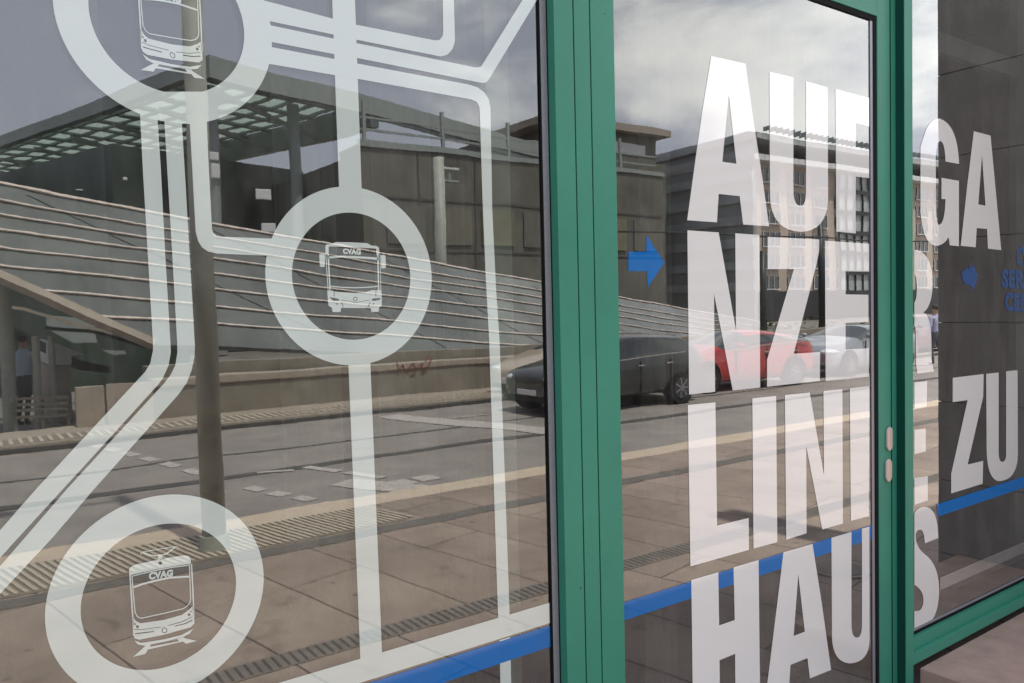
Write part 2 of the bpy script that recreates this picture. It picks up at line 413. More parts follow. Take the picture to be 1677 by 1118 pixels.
# ---- vinyl on the left window
V = MT['vinyl']
rB = (.898, 1.997); rC = (.3805, 1.2325); RO = .2425
RI = (W(671.3, 452)[0]-W(477.5, 452)[0])/2
ia = W(300.5, 155); ir = W(398, 52)
RAx = ir[0]-RI*.985; RAz = ia[1]+RI
vinyl('route_ring', [(circ(*rB, RO), [circ(*rB, RI)])], V, lw, False, 'white ring around the bus symbol')
vinyl('route_ring', [(circ(*rC, RO), [circ(*rC, RI)])], V, lw, False, 'white ring around the lower tram symbol')
vinyl('route_ring', [(circ(RAx, RAz, RO), [circ(RAx, RAz, RI)])], V, lw, False, 'white ring at the top left around a tram symbol')
zb1, zb0 = .9405, .873
# bus line: up and down from ring B
def zx(px0, py0, px1, py1, z):          # x of an upright edge at height z
    a = W(px0, py0); b = W(px1, py1); return a[0]
xl = W(545.7, 124)[0]; xr = W(582.9, 128)[0]
xl2 = W(555, 303)[0]; xr2 = W(592, 303)[0]
vinyl('route_line', [[(xl, 3.6), (xr, 3.6), (xr2, rB[1]+RO-.012), (xl2, rB[1]+RO-.012)]], V, lw, False)
a = W(570.5, 601); b = W(606.5, 601); c = W(590, 1078.5); d = W(625.4, 1067.3)
vinyl('route_line', [[(a[0], rB[1]-RO+.012), (b[0], rB[1]-RO+.012), (d[0], zb1-.01), (c[0], zb1-.01)]], V, lw, False)
# two lines leaving ring A downwards and bending to the lower left
LA = [(229, 160), (258, 160), (258, 195), (263.5, 280), (270.5, 417), (279, 560), (279.6, 577), (276, 598), (266, 620), (257.6, 631),
      (143, 757), (30, 880), (0, 913), (-120, 1045), (-120, 995), (0, 868), (58.7, 801), (237.6, 608.7), (246, 595), (250.4, 574), (250.4, 560), (242, 417), (234, 280), (229, 183)]
vinyl('route_line', [LA], V, lw)
LB = [(268.5, 165), (297.5, 165), (297.8, 203), (302.5, 280), (310.5, 417), (319, 566), (318.5, 583), (314, 605), (306, 626), (292, 646), (154.5, 800),
      (86, 880), (0, 972), (-120, 1105), (-120, 1058), (0, 927), (110, 800), (269, 627), (279, 614), (287, 598), (290.5, 577), (290, 560), (282, 417), (274, 280), (268.9, 195.5)]
vinyl('route_line', [LB], V, lw)
# joining piece under ring A
vinyl('route_line', [[(229, 150), (338, 150), (338, 196), (310, 203), (297.5, 201.5), (297.5, 196), (268.9, 195.5), (258.5, 195.5), (258.5, 189), (229, 183)]], V, lw)
LR = [(310, 180), (338, 180), (339.5, 225), (342, 280), (347, 374.5), (349, 381), (355, 386), (362, 387.3), (455, 391), (448, 419), (356, 415), (340.6, 411.7), (331, 405), (324.5, 395), (320.5, 380), (320, 374.5), (315, 280), (310.6, 202)]
vinyl('route_line', [LR], V, lw)
# three lines from ring A to the right
L1 = [(430, 0), (541, 29.5), (579.8, 39.7), (712, 66), (720, 65), (725, 58), (725.6, 50), (724, -40), (742, -40), (744.5, 50), (744.5, 68), (741, 80), (733, 89), (722, 92.5), (581.4, 64.5), (542.6, 55.8), (438.8, 34), (405, 28)]
vinyl('route_line', [L1], V, lw)
L2 = [(405, 33), (438.8, 40.5), (543, 62.5), (581.4, 70), (779, 110.5), (787.6, 109), (880, -40), (905, -40), (879, 0), (800, 130.5), (795, 135.5), (788, 135.5), (583, 94.5), (544, 88), (440, 67.7), (410, 62)]
vinyl('route_line', [L2], V, lw)
L3 = [(405, 70), (440, 76.2), (544.8, 96), (583, 103.5), (768, 138.4), (782, 143), (793, 151), (800, 162), (803, 175), (806, 346), (812, 470), (818, 560), (827.3, 800), (831.5, 925), (834.5, 1010), (815.8, 1015), (812.5, 925), (808.7, 800), (800.9, 560), (795, 450), (789.8, 320), (785.5, 184), (784.5, 174), (780, 166.5), (772, 162.8), (584.5, 128.7), (545.7, 122.5), (437, 103.9), (405, 98)]
vinyl('route_line', [L3], V, lw)
x815, x834 = W(818.6, 1090)[0], W(836.2, 1090)[0]
vinyl('route_line', [[(x815, zb0-.004), (x834, zb0-.004), (x834, .1), (x815, .1)]], V, lw, False)
vinyl('border_band', [[(-.2, zb1), (xs0-.0085, zb1), (xs0-.0085, zb0), (-.2, zb0)]], V, lw, False, 'horizontal white band near the bottom')
vinyl('blue_stripe', [[(-.2, .865), (xs0-.0085, .865), (xs0-.0085, .795), (-.2, .795)]], MT['blue'], lw, False)

# pictograms
def bc(L, s, ox, oy): return [(x/s+ox, y/s+oy) for x, y in L]
def cpx(cx, cy, r, n=20): return [(cx+r*math.cos(2*PI*i/n), cy+r*math.sin(2*PI*i/n)) for i in range(n)]
s, ox, oy = 8.285, 515, 385
bus = []
bus.append(bc([(145, 150), (155, 130), (175, 120), (245, 115), (290, 92), (500, 96), (715, 108), (770, 140), (840, 145), (866, 160), (875, 180), (880, 272), (840, 268), (835, 190), (820, 180), (200, 150), (190, 162), (193, 262), (148, 258)], s, ox, oy))
bus.append(bc([(183, 288), (380, 276), (700, 292), (860, 303), (862, 336), (700, 320), (380, 300), (186, 316)], s, ox, oy))
for L, w_ in (([(152, 255), (182, 742)], 11), ([(184, 258), (208, 742)], 20), ([(858, 268), (868, 738)], 20), ([(886, 262), (898, 738)], 9), ([(215, 690), (360, 706), (540, 713), (700, 707), (860, 693)], 14)):
    bus.append(bc(stroke(L, w_), s, ox, oy))
bus.append(bc([(66, 250), (130, 248), (140, 258), (140, 418), (128, 430), (85, 430), (72, 418), (62, 262)], s, ox, oy))
bus.append(bc([(880, 270), (940, 265), (958, 275), (963, 300), (968, 430), (955, 448), (915, 452), (903, 440), (898, 300), (880, 296)], s, ox, oy))
body = [(172, 748), (238, 748), (262, 765), (400, 774), (540, 782), (700, 768), (790, 742), (835, 752), (862, 738), (905, 742), (912, 850), (912, 955), (872, 985), (870, 1030), (860, 1040), (775, 1040), (765, 1030), (762, 988), (358, 985), (355, 1030), (345, 1042), (250, 1042), (238, 1030), (235, 985), (188, 955), (176, 830)]
holes = [[(200, 840), (300, 856), (346, 880), (325, 890), (250, 888)], [(762, 876), (800, 856), (893, 850), (880, 880), (800, 893)],
         stroke([(262, 778), (268, 832)], 9), stroke([(832, 765), (829, 828)], 9), cpx(552, 865, 30),
         stroke([(352, 898), (378, 935), (388, 978)], 9), stroke([(756, 905), (738, 940), (726, 978)], 9), [(285, 925), (315, 925), (312, 940), (292, 938)], [(785, 925), (815, 922), (808, 940), (788, 940)],
         stroke([(365, 880), (450, 895), (545, 913), (650, 896), (745, 878)], 7)]
bus.append((bc(body, s, ox, oy), [bc(h, s, ox, oy) for h in holes]))
bus.append(bc(cpx(552, 865, 21), s, ox, oy))
bp_ = vinyl('bus_symbol', bus, V, lw, True, 'white bus symbol inside the middle ring')
text_polys('CVAG', [(561.3, 406.4), (590.8, 407.6), (590.6, 417.2), (561.3, 415.5)], bp_, V)

s, ox, oy = 5.457, 195, 880
tr = []
for L, w_ in (([(190, 152), (207, 128), (510, 78), (530, 94)], 7), ([(212, 132), (290, 160), (350, 162)], 12), ([(380, 158), (430, 140), (500, 84)], 12),
              ([(97, 340), (112, 560), (126, 790)], 13), ([(646, 235), (658, 460), (668, 690)], 12),
              ([(122, 446), (210, 415), (320, 385), (450, 358), (632, 347)], 17)):
    tr.append(bc(stroke(L, w_), s, ox, oy))
tr.append(bc([(345, 150), (386, 148), (386, 200), (345, 206)], s, ox, oy))
tr.append((bc([(88, 290), (95, 272), (112, 255), (150, 240), (300, 207), (450, 177), (585, 158), (612, 163), (632, 180), (641, 205), (641, 234), (600, 238), (450, 262), (300, 290), (130, 328), (90, 345)], s, ox, oy), [bc(cpx(367, 227, 17), s, ox, oy)]))
fo = [(115, 345), (300, 298), (460, 268), (628, 245), (633, 400), (638, 545), (632, 580), (610, 610), (570, 635), (420, 672), (200, 720), (165, 708), (143, 670), (128, 520)]
tr.append(tuple([bc(q, s, ox, oy) if i == 0 else [bc(h, s, ox, oy) for h in q] for i, q in enumerate(stroke(fo, 9, True))]))
body = [(118, 700), (150, 745), (190, 765), (400, 735), (560, 690), (630, 640), (664, 600), (670, 690), (673, 765), (640, 800), (400, 868), (180, 912), (140, 900), (124, 870)]
holes = [cpx(142, 772, 8), cpx(163, 795, 14), cpx(625, 688, 13), cpx(641, 660, 7), cpx(405, 828, 25), stroke([(140, 858), (220, 850), (312, 838)], 9), stroke([(500, 790), (590, 768), (655, 738)], 9),
         stroke([(130, 820), (200, 822), (370, 798)], 5), stroke([(440, 786), (560, 752), (655, 705)], 5)]
tr.append((bc(body, s, ox, oy), [bc(h, s, ox, oy) for h in holes]))
tr.append(bc(cpx(405, 828, 18), s, ox, oy))
tr.append(bc([(135, 920), (200, 940), (400, 908), (560, 868), (664, 812), (630, 858), (560, 893), (400, 930), (230, 965), (170, 955)], s, ox, oy))
tr.append(bc([(240, 962), (285, 952), (275, 975), (535, 925), (515, 900), (560, 886), (600, 902), (695, 922), (600, 948), (572, 928), (255, 1000), (235, 1038), (122, 1066)], s, ox, oy))
tp = vinyl('tram_symbol', tr, V, lw, True, 'white tram symbol inside the bottom ring')
tq = [(243.4, 936.8), (283.4, 932), (283, 943.4), (243.8, 949.6)]
tt = text_polys('CVAG', tq, tp, V)
# the same tram foil again inside the top ring
dxA, dzA = RAx-rC[0], RAz-rC[1]
tpA = tp.copy(); COL.objects.link(tpA); tpA.location = (dxA, -.0001, dzA); tpA['label'] = 'white tram symbol inside the top ring'
tA = tt.copy(); COL.objects.link(tA); tA.parent = tpA

# ---- vinyl on the door
WV = MT['wvinyl']
vinyl('blue_stripe', [[(e[3]+.001, .864), (s0-.047, .857), (s0-.047, .792), (e[3]+.001, .80)]], MT['blue'], door, False)
def let(ch, polys, parent=door, m=WV): return vinyl('letter', polys, m, parent, True, 'white letter '+ch)
A1 = ([(1164.4, 91.4), (1220.7, 104), (1234, 200), (1248, 290), (1259.2, 370.4), (1216.7, 367.5), (1211, 320.9), (1176.6, 317.4), (1173.8, 363.8), (1125, 360.5), (1138, 265), (1150, 180)], [[(1193.2, 156), (1182.6, 264.7), (1205.6, 268)]])
let('A', [A1])
def qb(p0, p1, p2, n=8): return [((1-t)**2*p0[0]+2*t*(1-t)*p1[0]+t*t*p2[0], (1-t)**2*p0[1]+2*t*(1-t)*p1[1]+t*t*p2[1]) for t in [i/n for i in range(1, n+1)]]
def U(TL, TL2, TR1, TR, ys, ob, ib):
    """left stem top L/R, right stem top L/R, y where curve starts, outer and inner bottom points"""
    L = [TL, TL2, (TL2[0], ys[1])]
    L += qb(L[-1], (TL2[0]+.5, ib[1]), ib) + qb(ib, (TR1[0], ib[1]), (TR1[0], ys[1]))
    L += [TR1, TR, (TR[0]+.5, ys[0])]
    L += qb((TR[0]+.5, ys[0]), (TR[0]-1, ob[1]-1), ob) + qb(ob, (TL[0]+3, ob[1]-2), (TL[0]+.8, ys[0]-3))
    return L
let('U', [U((1259.8, 117), (1299, 126.5), (1319.7, 132.8), (1355.2, 142.8), (325, 312), (1311, 379.5), (1310.6, 337))])
let('F', [[(1367.7, 145.3), (1423, 160.3), (1423, 207.5), (1401.4, 202), (1401.2, 240.5), (1423, 245.5), (1423, 291.5), (1401, 288.8), (1401, 382), (1369.5, 379)]])
let('N', [[(1125.4, 376.9), (1176.6, 380.4), (1205, 541), (1203.8, 381.8), (1243.3, 384.7), (1244.5, 634.4), (1199.6, 639), (1168.9, 480.6), (1170.8, 641.3), (1128.2, 645.9)]])
let('Z', [[(1256.8, 387.6), (1341.5, 391.9), (1340.9, 412), (1336, 436), (1299.4, 579), (1342.7, 576.2), (1342.2, 623.4), (1255.8, 633), (1255.8, 589), (1299.7, 440.5), (1256.8, 439.7)]])
let('E', [[(1350.7, 393.9), (1423, 399), (1423, 444.5), (1384.5, 444), (1384.5, 481.8), (1421.7, 482.5), (1421.9, 527), (1384.4, 528.2), (1384.4, 572), (1422.6, 570), (1422.6, 616.6), (1351.8, 623.6)]])
let('L', [[(1126, 663), (1171.3, 658.5), (1173.9, 860.3), (1225.7, 847.8), (1226.2, 900), (1130.3, 927.2)]])
let('I, the narrow one after the L', [[(1231.7, 652.2), (1270.6, 648), (1272.6, 887.3), (1233.6, 898)]])
let('N, second one', [[(1285, 646.7), (1325.7, 642.6), (1349, 778), (1348.2, 640), (1379.2, 637), (1380, 857), (1346.2, 866.8), (1320, 730.5), (1320.5, 873), (1287.2, 883.4)]])
let('I, cut by the door edge', [[(1391.3, 635.8), (1423.4, 632), (1422.6, 845), (1393, 852.6)]])
let('H', [[(1131.8, 949.4), (1175.9, 936.6), (1177.3, 1023.9), (1202.9, 1014.8), (1200.9, 928.6), (1241.9, 916.6), (1243.2, 1040), (1244.4, 1136), (1204, 1150), (1203.5, 1070.3), (1177.9, 1080.8), (1179, 1162), (1134.5, 1176)]])
let('A, second one', [([(1282.7, 904), (1330.2, 890.4), (1345, 985), (1360.7, 1096.6), (1325.9, 1110.6), (1322, 1077.3), (1294.2, 1088.4), (1292, 1122), (1254, 1136), (1266, 1040)], [[(1306.9, 940), (1299.3, 1041), (1317.5, 1034)]])])
let('U, second one', [U((1361.3, 880.4), (1394, 870.7), (1411.2, 865.6), (1423.3, 862.2), (1048, 1022), (1391, 1086), (1402.4, 1043.7))])
vinyl('arrow_sign', [[(1028.5, 412), (1057.8, 412), (1058.3, 385.2), (1087.9, 429.6), (1060.3, 470.4), (1059, 444), (1028.5, 443.6)]], MT['blue'], door, True, 'solid blue arrow pointing right')

# ---- vinyl on the side window
lim = m1+.0008
def letS(ch, polys): return let(ch, polys, sw)
letS('G', [[(1507, 240), (1514, 218)]+qb((1514, 218), (1521, 195), (1538, 193.7))+qb((1538, 193.7), (1568, 203), (1570.3, 268.3))+[(1548, 264.3)]
   + qb((1548, 264.3), (1547, 232), (1539.4, 230.8))+qb((1539.4, 230.8), (1532, 232), (1532, 262))+[(1532.5, 335)]+qb((1532.5, 335), (1533, 368), (1537.5, 368))+qb((1537.5, 368), (1547, 366), (1548, 326))+[(1541.5, 325.5), (1541.5, 291), (1570, 296), (1570, 403), (1555, 401.5), (1553, 388)]
   + qb((1553, 388), (1546, 402), (1531, 402.3))+qb((1531, 402.3), (1510, 398), (1507, 345))])
letS('A beside the dark wall', [([(1594.4, 214.6), (1621.8, 221.9), (1631, 320), (1639.3, 409.3), (1617.5, 407), (1616.2, 374.7), (1599.2, 373.2), (1597.4, 404.8), (1572.9, 402.3), (1584, 300)], [[(1607.8, 253.5), (1601.7, 334.6), (1613.5, 336.6)]])])
letS('R, cut off by the green mullion', [[(1497, 408.3)]+qb((1497, 408.3), (1524, 412), (1527, 455))+qb((1527, 455), (1528, 500), (1511.5, 511.8))+qb((1511.5, 511.8), (1525, 515), (1525, 560))+[(1525.5, 590), (1529, 608), (1501.5, 611.4), (1499.7, 595), (1499.7, 560)]+qb((1499.7, 560), (1499.7, 535), (1497, 533))+[(1497, 495)]+qb((1497, 495), (1501, 490), (1501, 472))+qb((1501, 472), (1501, 452), (1497, 449))])
letS('E, cut off by the green mullion', [[(1497, 626.3), (1518, 623.5), (1517.2, 665.3), (1497, 668.6)], [(1497, 703.6), (1515.7, 701), (1515.7, 739), (1497, 743.6)], [(1497, 782.7), (1519, 779.3), (1519, 819.3), (1497, 826.4)]])
letS('Z beside the dark wall', [[(1559.8, 618.4), (1610.5, 612.2), (1609.7, 649), (1584.2, 760.6), (1609.7, 754.3), (1608.7, 791.9), (1557.3, 807.7), (1557.3, 775.6), (1584.2, 654.8), (1559.8, 658.3)]])
letS('U beside the dark wall', [U((1614.6, 612), (1635, 609.7), (1647.3, 607.7), (1666, 606), (745, 742), (1635.5, 787.6), (1640.8, 756))])
letS('S, cut off by the green mullion', [[(1497, 840)]+qb((1497, 840), (1503, 830), (1514, 829.9))+qb((1514, 829.9), (1536, 830), (1536, 880.7))+[(1514, 889.5)]+qb((1514, 889.5), (1513, 867), (1506.4, 866.8))+qb((1506.4, 866.8), (1498.5, 868), (1499, 880))
      + qb((1499, 880), (1501, 898), (1515, 908))+qb((1515, 908), (1537, 925), (1537.6, 965))+qb((1537.6, 965), (1537, 1018), (1511, 1026))+[(1497, 1031.8), (1497, 1000)]+qb((1497, 1000), (1511, 1003), (1511.9, 982))+qb((1511.9, 982), (1511, 965), (1497, 957))])
vinyl('blue_stripe', [[(4.03, .8565), (6.4, .856), (6.4, .791), (4.045, .792)]], MT['blue'], sw, False)
vinyl('border_band', [[(4.062, .474), (6.4, .474), (6.4, .408), (4.062, .408)]], MT['dimvinyl'], sw, False, 'pale horizontal band low on the side window')
arr = [(1573, 447), (1579, 441), (1576, 446), (1583, 438), (1587, 441), (1588, 431), (1591, 438), (1595, 434), (1597, 443), (1601, 449), (1600, 457), (1598, 463), (1594, 475), (1590, 468), (1586, 466), (1577, 464), (1579, 459), (1574, 457), (1577, 452)]
vinyl('arrow_sign', [arr], MT['dimblue'], sw, True, 'small ragged blue arrow on the side window')
for t_, q in (('CVAG', [(1664, 404), (1702, 406.5), (1702, 437.5), (1664, 435.5)]), ('SERVICE', [(1640, 440), (1724, 445), (1724, 478), (1640, 471)]), ('CENTER', [(1645, 478), (1723, 482), (1723, 515), (1645, 509)])):
    o = text_polys(t_, q, sw, MT['dimblue'], True, .05); o['label'] = 'small blue writing ' + t_

# ------------------------------------------------------------------ behind the glass
shop = thing('shop_building', 'dim shop interior and flat roof behind the green glass front', 'building')
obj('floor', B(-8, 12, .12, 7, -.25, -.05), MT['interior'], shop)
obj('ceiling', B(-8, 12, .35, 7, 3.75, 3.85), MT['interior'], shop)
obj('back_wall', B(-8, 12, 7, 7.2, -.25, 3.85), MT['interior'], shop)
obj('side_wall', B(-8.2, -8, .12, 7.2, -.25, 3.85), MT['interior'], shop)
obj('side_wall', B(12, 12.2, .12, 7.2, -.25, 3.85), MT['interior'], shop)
obj('roof', B(-14, 16, .06, 8, 3.86, 4.05), MT['concrete'], shop)
obj('facade_wall', B(-14, -1.51, .0, .3, -.25, 3.855), MT['concrete'], shop)
obj('facade_wall', B(6.61, 16, .0, .3, -.25, 3.855), MT['clad'], shop)
ipost = thing('inner_post', 'pale upright just behind the right edge of the map window', 'post')
y0 = .03
def IX(px, py=560): return W(px, py, -y0)[0]
obj('post_face', B(IX(806), IX(842), y0, y0+.05, -.05, 3.74), MT['post'], ipost)
obj('post_black_edge', B(IX(791.5), IX(806)-.001, y0+.002, y0+.05, -.05, 3.74), MT['rubber'], ipost)  # black edge strip along the inner post
# lining of the side window reveal
rl = thing('window_lining', 'grey inner lining board framing the side window', 'window frame')
def LX(px, y=500): return W(px, y, -.10)[0]
def LZ(px, y): return W(px, y, -.10)[1]
obj('jamb_board', B(LX(1664), 6.6, .10, .14, LZ(1677, 886), 3.7), MT['lining'], rl)
obj('sill_board', B(LX(1560), 6.6, .099, .14, .30, LZ(1677, 886)-.07), MT['lining'], rl)
obj('head_board', B(m1, LX(1664)-.001, .10, .14, LZ(1540, 85), LZ(1540, 52)), MT['lining'], rl)
# curtains: soft upright strips inside
for k, (x0, x1, sh) in enumerate([(.70, .86, .30), (.98, 1.16, .36), (1.20, 1.30, .30), (2.02, 2.16, .40), (2.60, 2.75, .40), (3.15, 3.3, .40), (.05, .3, .22)]):
    bm = bmesh.new(); n = 14; yv = .55
    vv = []
    for i in range(n+1):
        x = (x0+(x1-x0)*i/n)*1.25
        vv.append((bm.verts.new((x, yv+.02*math.sin(i*1.7), .0)), bm.verts.new((x, yv+.02*math.sin(i*1.7), 3.7))))
    for i in range(n): bm.faces.new((vv[i][0], vv[i+1][0], vv[i+1][1], vv[i][1]))
    o = obj('curtain_strip', bm, mat('curtain%d' % k, (sh, sh*.92, sh*.88), .9, .1)); smooth(o)
    md = o.modifiers.new('t', 'SOLIDIFY'); md.thickness = .003
    pos = ['behind the bus ring', 'behind the route line right of the bus ring', 'narrow one left of the inner post', 'left in the door pane', 'in the middle of the door pane', 'near the lock side of the door pane', 'far left of the map window']
    tag(o, 'hanging curtain strip '+pos[k], 'curtain', 'curtain strips hanging inside the shop')

# ------------------------------------------------------------------ the square (seen mirrored in the panes)
def sheet(name, x0, x1, ya, yb, z, m, kind='structure'):
    bm = bmesh.new(); vs = [bm.verts.new(p) for p in ((x0, ya, z), (x1, ya, z), (x1, yb, z), (x0, yb, z))]
    if (vs[1].co-vs[0].co).cross(vs[2].co-vs[1].co).z < 0: vs.reverse()
    bm.faces.new(vs); o = obj(name, bm, m); o['kind'] = kind; return o
sheet('ground', -500, 500, 500, -500, -.26, MT['ground'])
bm = B(-60, 120, -5.10, .12, -.25, 0); pv = obj('pavement', bm, MT['pave']); pv['kind'] = 'structure'
o = sheet('road', -60, 160, -5.5, -11.45, -.02, MT['asphalt'])
bm = B(-60, 160, -5.49, -5.101, -.25, .004, bev=.01); o = obj('kerb', bm, MT['tan']); o['kind'] = 'structure'
bm = bmesh.new(); box(bm, -60, 160, -7.62, -7.42, -.2, -.012); box(bm, -60, 160, -9.05, -8.97, -.2, -.014); o = obj('tram_track', bm, MT['darkkerb']); o['kind'] = 'structure'
bm = B(-60, 160, -13.2, -11.45, -.25, .10, bev=.02); o = obj('far_pavement', bm, MT['conlight']); o['kind'] = 'structure'
bm = B(-60, 160, -11.44, -11.36, -.2, .05); o = obj('far_kerb', bm, MT['darkkerb']); o['kind'] = 'structure'
# ribbed guidance paving
tac = thing('ribbed_paving', 'pale ribbed guidance paving along the kerb of the square', 'paving')
obj('base_slab', B(-12, 3.3, -5.09, -4.36, .001, .006), MT['ribgap'], tac)
bm = bmesh.new(); x = -8.
while x < 3.25:
    beam(bm, (x, -5.07, .010), (x+.16, -4.38, .010),   .028, .012); x += .058
obj('ribs', bm, MT['rib'], tac)
tac2 = thing('ribbed_paving', 'ribbed paving strip along the far kerb', 'paving')
obj('base_slab', B(-12, 30, -12.2, -11.5, .101, .106), MT['ribgap'], tac2)
bm = bmesh.new(); x = -6.
while x < 14: beam(bm, (x, -12.18, .110), (x, -11.52, .110), .05, .01); x += .13
obj('ribs', bm, MT['rib'], tac2)
sheet('dark_paving_band', -60, 60, -4.32, -4.12, .004, mat('dark_slabs', (.17, .15, .135), .85, .2))
# drain channel
dr = thing('drain_channel', 'dark slotted drain grating running along the shop front', 'drain')
obj('channel_frame', B(-8, 14, -2.30, -2.12, .001, .005), mat('grate_frame', (.23, .195, .17), .6, .25), dr)
bm = bmesh.new(); x = -2.
while x < 9: box(bm, x, x+.016, -2.285, -2.135, .0055, .007); x += .05
obj('slots', bm, mat('slot_dark', (.11, .095, .085), .8), dr)
# manhole
mh = thing('manhole_cover', 'round grey manhole cover in the paving before the door', 'manhole cover', (5.04, -1.18, 0))
bm = bmesh.new(); cyl(bm, (0, 0, .001), (0, 0, .010), .20, seg=48); obj('rim', bm, MT['kerb'], mh)
bm = bmesh.new(); cyl(bm, (0, 0, .011), (0, 0, .013), .165, seg=48); obj('cover', bm, MT['concrete'], mh)
# painted markings
DK = [0]
def dashes(pA, pB, n, fill, w, label):
    a, b = G(*pA), G(*pB); bm = bmesh.new(); DK[0] += .0006
    for i in range(n):
        p = a.lerp(b, i/n); q = a.lerp(b, (i+fill)/n); d = (q-p).normalized(); s_ = Vector((-d.y, d.x, 0))*w/2
        bm.faces.new([bm.verts.new(v+Vector((0, 0, -.014+DK[0]-v.z))) for v in (p-s_, q-s_, q+s_, p+s_)])
    bmesh.ops.recalc_face_normals(bm, faces=bm.faces)
    for f in bm.faces:
        f.normal_update()
        if f.normal.z < 0: f.normal_flip()
    o = obj('road_marking', bm, MT['paint']); o['kind'] = 'structure'; return o
dashes((150, 726), (345, 778), 6, .62, .16, '')
dashes((405, 795), (575, 831), 4, .62, .16, '')
dashes((560, 786), (700, 800), 1, 1, .42, '')
dashes((640, 790), (720, 775), 2, .8, .30, '')
dashes((500, 762), (640, 780), 2, .85, .14, '')
dashes((636, 681), (905, 704), 1, 1, .55, '')
dashes((740, 682), (890, 670), 1, 1, .10, '')
dashes((480, 768), (420, 772), 1, 1, .1, '')

# low wall
lwall = thing('low_wall', 'low concrete wall with pale coping below the sloping glass roof', 'wall')
obj('wall_body', B(2.05, 60, -13.05, -12.9, .1, .66), MT['concrete'], lwall)
obj('coping', B(2.8, 60, -13.25, -12.86, .661, .80, bev=.02), MT['conlight'], lwall)
obj('upper_plinth', B(2.8, 60, -13.75, -13.35, .3, 1.0), MT['concrete'], lwall)
lw2 = thing('wall_end_block', 'short concrete wall block at the left end of the low wall', 'wall')
obj('panel', B(1.62, 2.04, -13.0, -12.86, .1, .74, bev=.01), MT['conlight'], lw2)
obj('panel', B(2.065, 2.79, -12.895, -12.84, .1, .76, bev=.01), MT['conlight'], lw2)
# graffiti
gr = []
def gpt(x, y): p = GY(x, y, -12.86); return Vector((p.x, -12.852, p.z))
bm = bmesh.new()
for L in ([(650, 592), (654, 606), (660, 596), (664, 612)], [(668, 604), (676, 594), (682, 606), (672, 610)], [(684, 600), (692, 594), (690, 606), (700, 600), (706, 588), (700, 584), (696, 592)]):
    for a, b in zip(L[:-1], L[1:]): beam(bm, gpt(*a), gpt(*b), .004, .035, Vector((0, 1, 0)))
tag(obj('graffiti', bm, mat('red_spray', (.35, .07, .05), .8)), 'red graffiti scrawl on the coping of the low wall', 'graffiti')

# sloping glass roof ----------------------------------------------------------
mv = ray(1721, 624); mv = Vector((mv.x, -mv.y, mv.z)).normalized()
hh = math.hypot(mv.x, mv.y); per = Vector((mv.y/hh, -mv.x/hh, 0))
al = math.radians(50); qv = Vector((per.x*math.cos(al), per.y*math.cos(al), math.sin(al)))
BP = GY(250, 565, -14.0)
gn = mv.cross(qv).normalized()
if gn.y < 0: gn = -gn
def AB(a, b, o=0): return BP+mv*a+qv*b+gn*o
gr_ = thing('sloping_glass_roof', 'long sloping roof of grey glass strips between pale bars across the square', 'roof')
poly = [AB(-2.17-5*.9, 1.46+5*.62), AB(-9, 3.83), AB(62, 3.83+1.3), AB(62, .9), AB(30, -.3), AB(0, 0)]
poly = [AB(-8, 3.83), AB(60, 3.83), AB(60, 1.2), AB(14, .1), AB(0, 0), AB(-5.7, 3.83)]
poly = [AB(-5.9, 3.83), AB(60, 4.6), AB(60, 1.0), AB(14, .05), AB(0, 0)]
bm = bmesh.new()
top = [bm.verts.new(p) for p in poly]; bot = [bm.verts.new(p-gn*.12) for p in poly]
bm.faces.new(top); bm.faces.new(bot[::-1])
for i in range(len(poly)): bm.faces.new((top[i], bot[i], bot[(i+1) % len(poly)], top[(i+1) % len(poly)]))
bmesh.ops.recalc_face_normals(bm, faces=bm.faces)
obj('glass_sheet', bm, MT['sheet'], gr_)
for b_, w_ in ((3.80, .10), (3.36, .06), (2.99, .06), (2.61, .06), (2.155, .06), (1.68, .065), (1.16, .065), (.64, .07)):
    bm = bmesh.new(); a0 = -b_*1.49+.1
    beam(bm, AB(a0, b_, .03), AB(60, b_+(.7 if b_ > 3.7 else .14*b_), .03), .03, w_*.6, qv)
    # dark seam under each bar
    obj('glazing_bar', bm, MT['alu'], gr_)
bm = bmesh.new(); beam(bm, AB(0, 0, .02), AB(-5.9, 3.83, .02), .14, .18, qv); obj('edge_beam', bm, MT['conlight'], gr_)
bm = bmesh.new()
for a0, a1 in ((3, 9), (9, 15.5), (17, 27), (30, 45), (-1, 4.5)):
    beam(bm, AB(a0, 3.7, -.0), AB(a1, .35 if a0 > 0 else 0.6, .0), .02, .018, qv)
obj('brace_cable', bm, MT['dark'], gr_)
# props under the left end
for k, (px, t_) in enumerate(((15, .12), (62, .07), (88, .06))):
    p = GY(px, 640, -15.5); bm = bmesh.new(); cyl(bm, (p.x, p.y, -.2), (p.x, p.y, 2.6 if k == 0 else 1.6), t_); o = obj('support_post', bm, MT['polemat'])
    tag(o, ['thick grey support post at the far left under the glass roof', 'thin support post right of the thick one', 'thin support post beside the small white hut'][k], 'post', 'posts under the sloping glass roof')
hut = thing('small_hut', 'small hut with a white gable beyond the low wall at the far left', 'hut')
p = GY(80, 560, -17); q = GY(142, 582, -17)
pts = [(80, 556), (142, 582), (118, 583), (118, 598), (80, 598)]
bm = bmesh.new(); f = [bm.verts.new(GY(*r, -17)) for r in pts]; fb = [bm.verts.new(GY(*r, -17)+Vector((0, -2.2, 0))) for r in pts]
bm.faces.new(f); bm.faces.new(fb[::-1])
for i in range(5): bm.faces.new((f[i], fb[i], fb[(i+1) % 5], f[(i+1) % 5]))
bmesh.ops.recalc_face_normals(bm, faces=bm.faces); obj('gable', bm, MT['white'], hut)
a = GY(80, 600, -17); b = GY(117, 618, -17)
